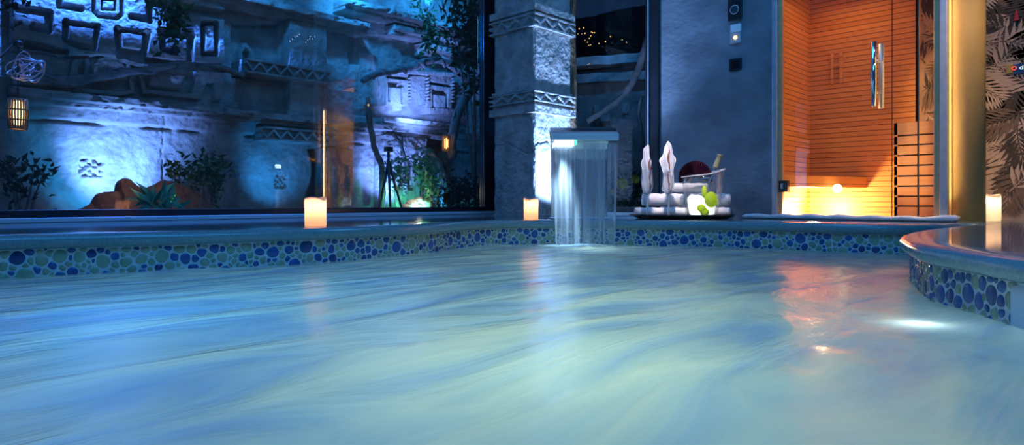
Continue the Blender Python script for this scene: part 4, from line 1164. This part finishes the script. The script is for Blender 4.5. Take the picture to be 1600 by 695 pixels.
# ground, rocks, plants
struct(MB().box((-4, VW+.11, -.2), (14, VF+3, -.1)).build('garden_ground', M['soil']))
struct(MB().box((UW+.6, -1, -.2), (16, VW+.11, -.1)).build('terrace_ground', M['soil']))
VR_ = 5.95
prof_r = [(60, 338), (100, 334), (125, 328), (144, 318), (149, 305), (165, 300), (184, 299), (182, 283), (192, 278.5), (205, 281), (216, 291), (226, 294), (240, 288), (252, 281), (275, 284), (300, 296), (335, 318), (360, 335)]
uu_ = np.array([pv(x, y, VR_)[0] for x, y in prof_r]); zz_r = np.array([pv(x, y, VR_)[2] for x, y in prof_r])
uu_s = np.maximum.accumulate(uu_)
us2 = np.linspace(uu_s[0], uu_s[-1], 150); vs2_ = np.linspace(VR_-.5, VR_+.55, 50)
U2, V2 = np.meshgrid(us2, vs2_)
top = np.interp(U2, uu_s, zz_r)
fall = np.exp(-((V2-VR_)/.26)**2)
Z2 = -.13+(top+.13)*fall+.16*(fbm(U2*9, V2*9, 4, 77)-.5)*(.25+fall)*(V2 < VR_+.3)*np.where(np.abs(V2-VR_) < .06, .2, 1)
b = MB(); b.grid(np.stack([U2, V2, Z2], 2)); o = b.build('rock_mound', M['rock'], origin=(float(us2.mean()), VR_, -.12), normals=False)
tag(o, 'jagged brown rock mound in front of the blue-lit wall', 'rock')

def rock(px, py, V, r, label, seed, mat='white_rock'):
    c = pv(px, py, V); b = MB(); A = []
    for th_ in np.linspace(.0, math.pi, 9):
        row = []
        for ph in np.linspace(0, 2*math.pi, 14, endpoint=False):
            d = np.array([math.sin(th_)*math.cos(ph), math.sin(th_)*math.sin(ph), math.cos(th_)])
            k = r*(.75+.5*float(fbm(np.array([d[0]*1.6+seed*3]), np.array([d[1]*1.6+d[2]*2.1]), 3, seed)))
            row.append((c[0]+d[0]*k*1.25, c[1]+d[1]*k, c[2]+d[2]*k*.8))
        A.append(row)
    b.grid(np.array(A), close_u=True); o = b.build('garden_stone', M[mat], origin=c); tag(o, label, 'stone', 'pale lit stones below the bright plant')
for k, (x, y, r) in enumerate(((644, 318, .06), (655, 313, .05), (664, 319, .07), (672, 324, .05), (652, 323, .06), (634, 325, .055), (662, 327, .055))):
    rock(x, y, 5.7, r, ['pale stone at the left of the lit heap', 'pale stone on top of the lit heap', 'largest pale stone in the lit heap', 'pale stone at the right end of the lit heap', 'pale stone low in the middle of the lit heap', 'pale stone farthest from the arch in the lit heap', 'pale stone at the front of the lit heap'][k], k+2)

def plant(name, px, py, V, rx, rz, n, L, W_, mats, label, cat, stems=5, seed=0, up=.5, ground=True):
    R = random.Random(seed); c = Vector(pv(px, py, V)); base = Vector((c.x, c.y, -.1 if ground else c.z+rz))
    root = thing(name, label, cat, tuple(base))
    b = MB(); s = MB(); tips = []
    for k in range(stems):
        tip = c+Vector((R.uniform(-1, 1)*rx, R.uniform(-.6, .6)*rx, R.uniform(-.4, .9)*rz)); mid = (base+tip)/2+Vector((R.uniform(-.1, .1)*rx, 0, .1*rz))
        s.tube([base+Vector((R.uniform(-.05, .05), 0, 0)), mid, tip], [.012, .009, .004], 6); tips.append((base, mid, tip))
    for k in range(n):
        bs, md, tp = R.choice(tips); f = R.uniform(.45, 1); p = (md.lerp(tp, f))+Vector((R.gauss(0, .32)*rx, R.gauss(0, .25)*rx, R.gauss(0, .30)*rz))
        d = Vector((R.uniform(-1, 1), R.uniform(-1, .4), R.uniform(-.6, .9)*1+up*.4))
        b.leaf(p, d, (R.uniform(-.4, .4), -1, R.uniform(0, 1)), L*R.uniform(.6, 1.25), W_*R.uniform(.7, 1.2))
    s.build('stem', M['branch'], parent=root, smooth=True); b.build('foliage', M[mats], parent=root, normals=False); return root
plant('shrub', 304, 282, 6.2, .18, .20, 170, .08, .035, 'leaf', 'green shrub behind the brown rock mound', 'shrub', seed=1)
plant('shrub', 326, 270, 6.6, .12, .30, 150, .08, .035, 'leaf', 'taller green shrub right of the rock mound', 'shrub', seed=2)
plant('shrub', 38, 288, 6.2, .14, .22, 160, .08, .03, 'leaf_dark', 'dark spiky shrub under the mirrored lantern', 'shrub', seed=3)
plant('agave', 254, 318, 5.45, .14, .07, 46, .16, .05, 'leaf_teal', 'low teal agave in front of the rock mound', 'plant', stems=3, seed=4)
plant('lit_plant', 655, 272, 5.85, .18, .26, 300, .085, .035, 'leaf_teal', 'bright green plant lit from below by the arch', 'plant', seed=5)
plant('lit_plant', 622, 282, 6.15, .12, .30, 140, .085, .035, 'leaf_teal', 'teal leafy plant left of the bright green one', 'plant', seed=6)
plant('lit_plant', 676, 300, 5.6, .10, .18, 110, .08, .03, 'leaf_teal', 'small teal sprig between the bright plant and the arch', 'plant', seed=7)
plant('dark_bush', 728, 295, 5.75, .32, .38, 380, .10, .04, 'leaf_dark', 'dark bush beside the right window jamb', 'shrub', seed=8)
plant('hanging_creeper', 272, 30, 6.62, .16, .36, 260, .09, .04, 'leaf', 'creeper hanging over the carved panel top', 'plant', seed=9, ground=False, up=-1)
plant('hanging_creeper', 666, 52, 6.45, .16, .42, 240, .10, .04, 'leaf', 'creeper hanging over the stepped ledges', 'plant', seed=10, ground=False, up=-1)
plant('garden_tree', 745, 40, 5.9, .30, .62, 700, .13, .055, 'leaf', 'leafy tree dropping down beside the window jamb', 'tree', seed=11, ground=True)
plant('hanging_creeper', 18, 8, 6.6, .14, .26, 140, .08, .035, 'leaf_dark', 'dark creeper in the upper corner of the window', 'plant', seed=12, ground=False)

# stand-ins for the lantern and wire ornament mirrored in the glass
VL = 5.35; lc_ = pv(28, 178, VL); tL = on_v(28, VL)[1]
ln = thing('mirrored_lantern', 'glowing rattan lantern on a black cord mirrored at the left of the window', 'lantern', (lc_[0], lc_[1], zof(201, tL)))
r_l = 12.5*tL/1000; z0_, z1_ = zof(201, tL), zof(156, tL)
b = MB()
for k in range(22):
    a = 2*math.pi*k/22; p0 = (lc_[0]+r_l*.9*math.cos(a), lc_[1]+r_l*.9*math.sin(a), z0_); pm = (lc_[0]+r_l*1.05*math.cos(a), lc_[1]+r_l*1.05*math.sin(a), (z0_+z1_)/2); p1_ = (lc_[0]+r_l*.95*math.cos(a), lc_[1]+r_l*.95*math.sin(a), z1_)
    b.tube([p0, pm, p1_], .0058, 6)
for z, f in ((z0_, .9), (z0_*.7+z1_*.3, 1.03), (z0_*.35+z1_*.65, 1.03), (z1_, .95)):
    b.tube([(lc_[0]+r_l*f*math.cos(a), lc_[1]+r_l*f*math.sin(a), z) for a in np.linspace(0, 2*math.pi, 24, endpoint=False)], .006, 6, closed=True)
b.build('rattan_shade', M['rattan'], parent=ln, smooth=True)
MB().lathe((lc_[0], lc_[1], z0_+.02), [(.001, 0), (r_l*.55, .01), (r_l*.62, (z1_-z0_)*.45), (r_l*.5, (z1_-z0_)*.82), (.001, (z1_-z0_)*.88)], 20, cap=False).build('bulb', M['bulb'], parent=ln, smooth=True)
MB().tube([(lc_[0], lc_[1], z1_), (lc_[0], lc_[1], zof(68, tL))], .005, 6).build('cord', M['black'], parent=ln)
zc_ = zof(68, tL)
MB().lathe((lc_[0], lc_[1], zc_-.02), [(.026, 0), (.028, .005), (.028, .03), (.02, .036)], 20).build('canopy_cap', M['black'], parent=ln, smooth=True)
# added bracket carrying the stand-in from the facade wall
b = MB().tube([(lc_[0], lc_[1], zc_+.016), (lc_[0], lc_[1]+.5, zc_+.02), (lc_[0], VF-.02, zc_+.02)], .008, 8); b.build('bracket', M['black'], parent=ln)
R = random.Random(12); wc_ = pv(41, 106, VL-.02); b = MB()
for k in range(9):
    P_ = []; r1_ = R.uniform(.07, .115)
    ax = Vector((R.uniform(-1, 1), R.uniform(-1, 1), R.uniform(-1, 1))).normalized(); ex = ax.orthogonal().normalized(); ey = ax.cross(ex)
    off = Vector((R.uniform(-.03, .05), R.uniform(-.02, .02), R.uniform(-.03, .03)))
    for q in range(26):
        a = q/26*2*math.pi*1.3; P_.append(Vector(wc_)+off+(ex*math.cos(a)+ey*.7*math.sin(a))*r1_*(1+.15*math.sin(3*a+k)))
    b.tube(P_, .0035, 5)
o = b.build('mirrored_ornament', M['wire'], origin=wc_, smooth=True); tag(o, 'mirrored ball of tangled silver wire around the lantern cord', 'ornament')
# stand-in for the second lantern mirrored in the window
VL2 = 6.3; l2c = pv(697, 222, VL2); t2_ = on_v(697, VL2)[1]; r2_ = 6.0*t2_/1000; za_, zb2_ = zof(235, t2_), zof(212, t2_)
ln2 = thing('mirrored_lantern', 'small dim rattan lantern mirrored in the glass right of the mask piers', 'lantern', (l2c[0], l2c[1], za_))
b = MB()
for k in range(16):
    a = 2*math.pi*k/16; b.tube([(l2c[0]+r2_*math.cos(a), l2c[1]+r2_*math.sin(a), za_), (l2c[0]+r2_*math.cos(a), l2c[1]+r2_*math.sin(a), zb2_)], .006, 5)
for z in (za_, zb2_): b.tube([(l2c[0]+r2_*math.cos(a), l2c[1]+r2_*math.sin(a), z) for a in np.linspace(0, 2*math.pi, 20, endpoint=False)], .007, 5, closed=True)
b.build('rattan_shade', M['rattan'], parent=ln2)
MB().lathe((l2c[0], l2c[1], za_+.02), [(.001, 0), (r2_*.5, .02), (r2_*.5, .12), (.001, .14)], 14, cap=False).build('bulb', M['bulb'], parent=ln2)
MB().tube([(l2c[0], l2c[1], zb2_), (l2c[0], l2c[1]+.3, 1.0)], .004, 5).build('cord', M['black'], parent=ln2)

# green fairy light and glowing dots standing in for tiny reflections
fg = thing('fairy_light', 'small green glowing ring light in the shrub by the rocks', 'light', pv(268, 320, 5.5))
for k, (x, y) in enumerate(((266, 300), (270, 304.5), (267, 311), (270, 314.5))):
    c = pv(x, y, 5.5); r = .0135
    MB().tube([(c[0]+r*math.cos(a)*1.1, c[1], c[2]+r*.75*math.sin(a)) for a in np.linspace(0, 2*math.pi, 16, endpoint=False)], .0042, 6, closed=True).build('glow_ring', M['fairy_green'], parent=fg)
c = pv(268, 322, 5.5); MB().tube([(c[0], c[1], -.1), (c[0], c[1], pv(268, 298, 5.5)[2])], .004, 6).build('stake', M['black'], parent=fg)
sl = thing('mirrored_glints', 'tiny white reflections over the dim column, built as glowing dots', 'reflection', pv(430, 62, 6.75))
R = random.Random(3)
pts_ = [(457, 61), (461, 57.5), (464, 56), (468, 53.5), (453, 64), (478, 66), (481, 62.5), (484, 60.5), (488, 60.5), (492, 57.5), (485, 57)]
for x, y in pts_:
    c = pv(x, y, 6.75); MB().lathe(c, [(.001, -.004), (.004, 0), (.001, .004)], 8, cap=False).build('bulb', M['glint_white'], parent=sl)  # glowing dot standing in for a mirrored glint
b = MB().tube([Vector(pv(x, y, 6.76)) for x, y in sorted(pts_)], .002, 5); b.build('wire', M['black'], parent=sl)  # added wire joining the stand-in dots

# stand-in for a tripod mirrored in the glass
tp = thing('tripod', 'dark camera tripod mirrored in the glass, built behind it', 'tripod', (pv(612, 330, 5.5)[0], 5.5, -.1))
ap = pv(607, 252, 5.5)
for k, (x, y, V) in enumerate(((588, 335, 5.45), (611, 338, 5.3), (634, 332, 5.7))):
    f_ = pv(x, y, V); f_ = (f_[0], f_[1], -.1)
    MB().tube([ap, tuple((ap[i]+f_[i])/2 for i in range(3)), f_], [.017, .014, .010], 8).build('leg', M['black'], parent=tp)
MB().tube([(ap[0], ap[1], ap[2]-.05), (ap[0], ap[1], ap[2]+.10)], .014, 8).build('centre_post', M['black'], parent=tp)
MB().box((ap[0]-.04, ap[1]-.03, ap[2]+.10), (ap[0]+.04, ap[1]+.03, ap[2]+.15)).build('head', M['black'], parent=tp, bevel=.006)

# ------------------------------------------------------------------ beyond the second window
gp = at(950, 9.0); gd = Vector((-.436, .90, 0)).normalized(); gn = Vector((gd.y, -gd.x, 0))
if gn.dot(Vector((CF[0], CF[1], 0))) > 0: gn = -gn
gw = thing('garden_wall', 'low stepped stone terrace wall beyond the narrow window', 'wall', (gp[0], gp[1], -.1))
def gq(s, d, z): return (gp[0]+gd.x*s+gn.x*d, gp[1]+gd.y*s+gn.y*d, z)
def gbox(s0, s1, d0, d1, z0, z1, name, seed, mat='facade_dark'):
    n = int((s1-s0)/.03); A = []
    for k in range(n+1):
        s = s0+(s1-s0)*k/n; w = .05*(float(fbm(np.array([s*4.]), np.array([seed+.5]), 3, seed))-.5)
        A.append([gq(s, d0, z0), gq(s, d1+w, z0+w*.4), gq(s, d1+w*.7, z1+w*.5), gq(s, d0, z1+w*.5)])
    b = MB(); b.grid(np.array(A), close_u=True); m = len(b.v); b.f += [[0, 1, 2, 3], [m-4, m-3, m-2, m-1]]; b.mi += [0, 0]
    b.build(name, M[mat], parent=gw)
gbox(-3, 1.2, -.5, 0, -.1, 2.0, 'wall_face', 1)
gbox(-3, 1.2, -.5, .22, 2.02, 2.14, 'ledge', 2)
gbox(-3, 1.2, -.5, .14, 1.80, 1.92, 'ledge', 3)
for k, (x0, y0, x1, y1) in enumerate(((972, 160, 990, 178), (938, 176, 953, 190), (928, 164, 936, 182))):
    t_ = 8.9; a_ = at(x0, t_); b_ = at(x1, t_)
    MB().prism([(a_[0], a_[1], zof(y1, t_)), (b_[0], b_[1], zof(y1, t_)), (b_[0], b_[1], zof(y0, t_)), (a_[0], a_[1], zof(y0, t_))], (CF[0]*.2, CF[1]*.2, 0)).build('carved_block', M['facade'], parent=gw, bevel=.01)
def branch2(pts, t0, r0, r1, label, seed, mat='branch'):
    P_ = [at(x, t0, zof(y, t0)) for x, y in pts]; n = len(P_)
    b = MB(); b.tube(P_, [r0+(r1-r0)*i/(n-1) for i in range(n)], 9); o = b.build('tree_branch', M[mat], origin=P_[0], smooth=True); tag(o, label, 'branch')
branch2([(917, 190), (930, 182), (945, 172), (960, 162), (973, 150), (985, 135), (995, 115), (1003, 92), (1012, 60)], 7.6, .035, .045, 'pale branch slanting across the narrow window', 1)
branch2([(1003, 150), (999, 165), (998, 182), (1003, 205), (1008, 260), (1006, 325), (1005, 352)], 7.4, .02, .012, 'dark thin twig by the edge of the narrow window', 2)
R = random.Random(4)
fw = thing('flowering_shrub', 'dark shrub with yellow blooms behind the water curtain and flutes', 'shrub', at(962, 7.0, -.1))
b = MB(); s = MB()
for k in range(260):
    p = Vector(at(R.uniform(935, 1004), 7.0+R.uniform(-.2, .2), 0)); p.z = R.uniform(-.1, .42)
    b.leaf(p, (R.uniform(-1, 1), R.uniform(-1, 1), R.uniform(-.2, 1)), (0, -1, .5), R.uniform(.08, .16), .04)
b.build('foliage', M['leaf_dark'], parent=fw, normals=False)
for (x, y, r, k) in ((972, 287, .055, 9), (958, 300, .03, 6), (993, 280, .04, 7)):
    b = MB(); c = Vector(at(x, 6.75, zof(y, 6.75)))
    for q in range(k*2):
        a = 2*math.pi*q/(k*2); b.leaf(c, (CR[0]*math.cos(a)-CF[0]*.4, CR[1]*math.cos(a)-CF[1]*.4, math.sin(a)), (-CF[0], -CF[1], 0), r*1.4, r*.5)
    b.build('bloom', M['flower'], parent=fw, normals=False)
# far hill with town lights
b = MB(); A = []
for k, px in enumerate(np.linspace(700, 1150, 90)):
    t_ = 90.; y = 20+10*math.sin(px/60.)-.12*(px-900)*.4+6*float(fbm(np.array([px/18.]), np.array([1.]), 3, 2))
    A.append([at(px, 70., -.5), at(px, 85., zof(75, 85.)), at(px, 110., zof(y, 110.)), at(px, 130., -.5)])
b.grid(np.array(A)); struct(b.build('hills', M['hill'], smooth=True, normals=False))
tl_ = [(905, 45), (912, 43.5), (903, 53), (909, 53), (914, 52), (921, 60), (918, 66), (924, 50), (923, 56), (926, 51), (929, 51), (914, 63), (920, 71), (923, 70), (936, 68), (946, 65), (954, 57), (972, 62), (979, 66), (1004, 69), (918.5, 101), (921, 99.5)]
R = random.Random(2)
for k, (x, y) in enumerate(tl_):
    if y > 90: t_ = 8.4
    else: t_ = 80.
    c = at(x, t_, zof(y, t_)); r = R.uniform(.55, 1.05)*t_/1000
    o = MB().lathe(c, [(.001, -r), (r*.7, -r*.7), (r, 0), (r*.7, r*.7), (.001, r)], 10, cap=False).build('town_lamp', M['town'], origin=c, smooth=True)
    tag(o, 'tiny amber lamp of the distant town on the dark hillside' if y < 90 else 'tiny amber lamp below the upper ledge of the terrace wall', 'lamp', 'town lights on the far hill' if y < 90 else 'lamps on the terrace wall')

# ------------------------------------------------------------------ lights
def light(kind, p, e, col, size=.1, tgt=None, angle=60, blend=.6, name='lamp', size_y=None):
    L = bpy.data.lights.new(name, kind); L.energy = e; L.color = col
    if kind == 'AREA':
        L.size = size*S
        if size_y: L.shape = 'RECTANGLE'; L.size_y = size_y*S
    else: L.shadow_soft_size = size*S
    if kind == 'SPOT': L.spot_size = math.radians(angle); L.spot_blend = blend
    o = bpy.data.objects.new(name, L); C.objects.link(o); o.location = Vector(p)*S
    if tgt is not None:
        o.rotation_euler = (Vector(tgt)-Vector(p)).to_track_quat('-Z', 'Y').to_euler()
    return o
BL = (.04, .19, 1.0); BV = (.14, .28, 1.0); CY = (.02, .31, 1.0)
# garden uplights
def up(px, pyt, Vl, e, col, ang, name, z=-.02, pyx=None, V=VF):
    u, t = on_v(px, Vl); light('SPOT', (u, Vl, z), e, col, .03, pv(pyx or px, pyt, V), ang, 1.0, name)
up(168, 240, 6.35, 150, BV, 72, 'garden_uplight', pyx=185)
up(168, 260, 6.35, 30, (.02, .36, 1.0), 92, 'garden_uplight', pyx=160)
up(430, 255, 6.45, 20, CY, 74, 'garden_uplight')
up(606, 225, 6.45, 95, BV, 76, 'garden_uplight')
up(650, 262, 5.55, 60, (.10, .95, .62), 70, 'garden_uplight')
up(690, 260, 6.1, 10, CY, 70, 'garden_uplight')
light('SPOT', pv(650, 190, 6.3), 60, BV, .03, pv(640, 140, VF), 90, .9, 'mask_light')
# lights above the panel and the ledges
for px in (60, 150, 245):
    u = on_v(px, 6.5)[0]
    light('SPOT', (u, 6.50, 2.90), 230, BL, .012, (u+.05, 6.83, 1.9), 120, .5, 'panel_light')
MB().box((-.5, 6.30, 2.50), (on_v(345, 6.6)[0], 6.607, 2.52)).build('light_cutoff', M['black'], parent=fac)  # unseen plate, added to cut the panel light to a straight edge
light('SPOT', pv(560, -70, 6.2), 60, CY, .05, pv(590, 40, VF), 110, .8, 'ledge_light')
light('SPOT', pv(680, -40, 6.2), 55, CY, .05, pv(670, 50, VF), 100, .8, 'ledge_light')
light('SPOT', pv(430, -80, 6.2), 14, CY, .05, pv(430, 60, VF), 110, .9, 'ledge_light')
light('AREA', (3.2, 5.6, 3.4), .4, (.06, .22, .8), 4, (3.2, 7, .6), name='night_glow', size_y=.6)
light('POINT', pv(28, 178, VL), 1.6, (1, .5, .18), .05, name='lantern_glow')  # light added inside the lantern stand-in
light('POINT', pv(655, 300, 5.5), .8, (1, .85, .55), .03, name='stone_light')
# beyond second window
gl_ = at(950, 8.2, 2.5); light('SPOT', gl_, 9, (.03, .32, 1.0), .05, at(950, 9.2, 2.0), 120, .6, 'terrace_light')
light('POINT', at(955, 7.0, 1.1), .35, CY, .05, name='terrace_glow')
# pillar uplight by the waterfall
light('SPOT', (4.43, 3.45, .03), 150, (.26, .48, 1.0), .05, (4.50, 3.80, 1.3), 120, .7, 'pillar_uplight')
light('SPOT', hood(-hw+.085, -.035, .49), 60, (.5, .76, 1.0), .03, hood(-hw+.085, .02, -.2), 34, .9, 'spout_led')
light('SPOT', (-.64, 3.45, .03), 130, (.26, .48, 1.0), .05, (-.64, 3.80, 1.3), 120, .7, 'pillar_uplight')
light('SPOT', pv(215, 160, 5.1), 5, (1, .50, .26), .03, pv(210, 305, 5.95), 60, .8, 'rock_light')
# room
light('AREA', (1.1, .5, ZC-.05), 68, (.03, .35, 1.0), 3.2, (1.7, 1.0, 0), name='blue_ambient', size_y=3.2)  # unseen broad area lights supply the blue ambient
light('AREA', (4.1, 1.8, ZC-.05), 16, (.03, .36, 1.0), 1.2, (4.4, 2.2, .5), name='blue_ambient', size_y=1.2)
light('SPOT', (cc[0]-1.1, cc[1]-1.0, 2.3), 60, (1, .66, .34), .05, (cc[0], cc[1], .75), 42, .8, 'column_downlight')
light('SPOT', (UB-.9, .30, ZC-.1), 55, (1, .76, .60), .12, (UB, .55, 1.1), 58, .8, 'palm_wall_light')
light('SPOT', at(1020, 3.3, 2.9), 230, (1, .84, .84), .05, at(1066, 5.0, .22), 15, .8, 'tray_fill')  # unseen fill spot added to brighten towels and napkins
light('SPOT', (UW+.09, 1.55, .22), 7, (1, .60, .30), .04, (gu, (ga+gb)/2, .36), 60, .8, 'sauna_glow')
light('SPOT', (5.40, 1.55, 1.80), 40, (1, .70, .28), .05, (5.40, .87, .8), 70, .7, 'plaster_fill')  # unseen spot added to brighten the plaster side for its window reflection
# sauna
light('POINT', (lu+.02, lv+.14, .055), 24, (1, .72, .36), .05, name='sauna_glow')
light('AREA', (UW+.45, (vwl+v_bd_end)/2, ZS-.12), .8, (1, .42, .14), .6, (UW+.45, (vwl+v_bd_end)/2, 0), name='sauna_top')
# ice bucket lamp
light('POINT', bpt(-.02, .03, .075), .32, (.95, 1.0, .92), .03, name='bucket_glow')
# underwater lamps
def uw(px, t, z, e, col, r=.12): light('POINT', at(px, t, z), e, col, r, name='pool_lamp')
uw(890, 1.2, -.62, 3.1, (1.0, 1.0, .56)); uw(960, 2.0, -.65, 1.8, (1.0, 1.0, .58)); uw(850, 3.2, -.6, 1.3, (.85, 1.0, .8)); uw(920, 4.1, -.42, 1.5, (.85, 1.0, .95))
uw(230, 1.7, -.75, 4.2, (.14, .52, 1.0)); uw(500, 2.4, -.7, 1.5, (.30, .72, 1.0)); uw(1350, 1.6, -.75, .35, (.35, .65, 1.0))
uw(1440, 1.58, -.212, .24, (1.0, .97, .85), .03)

# world: deep blue night
w = bpy.data.worlds.new('night'); bpy.context.scene.world = w; w.use_nodes = True
bg = w.node_tree.nodes['Background']; bg.inputs[0].default_value = (.010, .035, .10, 1); bg.inputs[1].default_value = .5

# ------------------------------------------------------------------ camera
cam = bpy.data.cameras.new('camera'); co = bpy.data.objects.new('camera', cam); C.objects.link(co)
cam.sensor_width = 36; cam.lens = 22.5; cam.shift_y = -(347.5-HOR)/1600; cam.clip_start = .02; cam.clip_end = 500
co.location = (0, 0, HC*S)
co.rotation_euler = (math.pi/2, 0, math.atan2(CF[1], CF[0])-math.pi/2)
sc = bpy.context.scene; sc.camera = co
sc.view_settings.view_transform = 'Standard'; sc.view_settings.look = 'None'; sc.view_settings.gamma = 1; sc.view_settings.exposure = 0
sc.view_settings.use_curve_mapping = False
sc.cycles.max_bounces = 8; sc.cycles.transparent_max_bounces = 16; sc.cycles.sample_clamp_indirect = 6
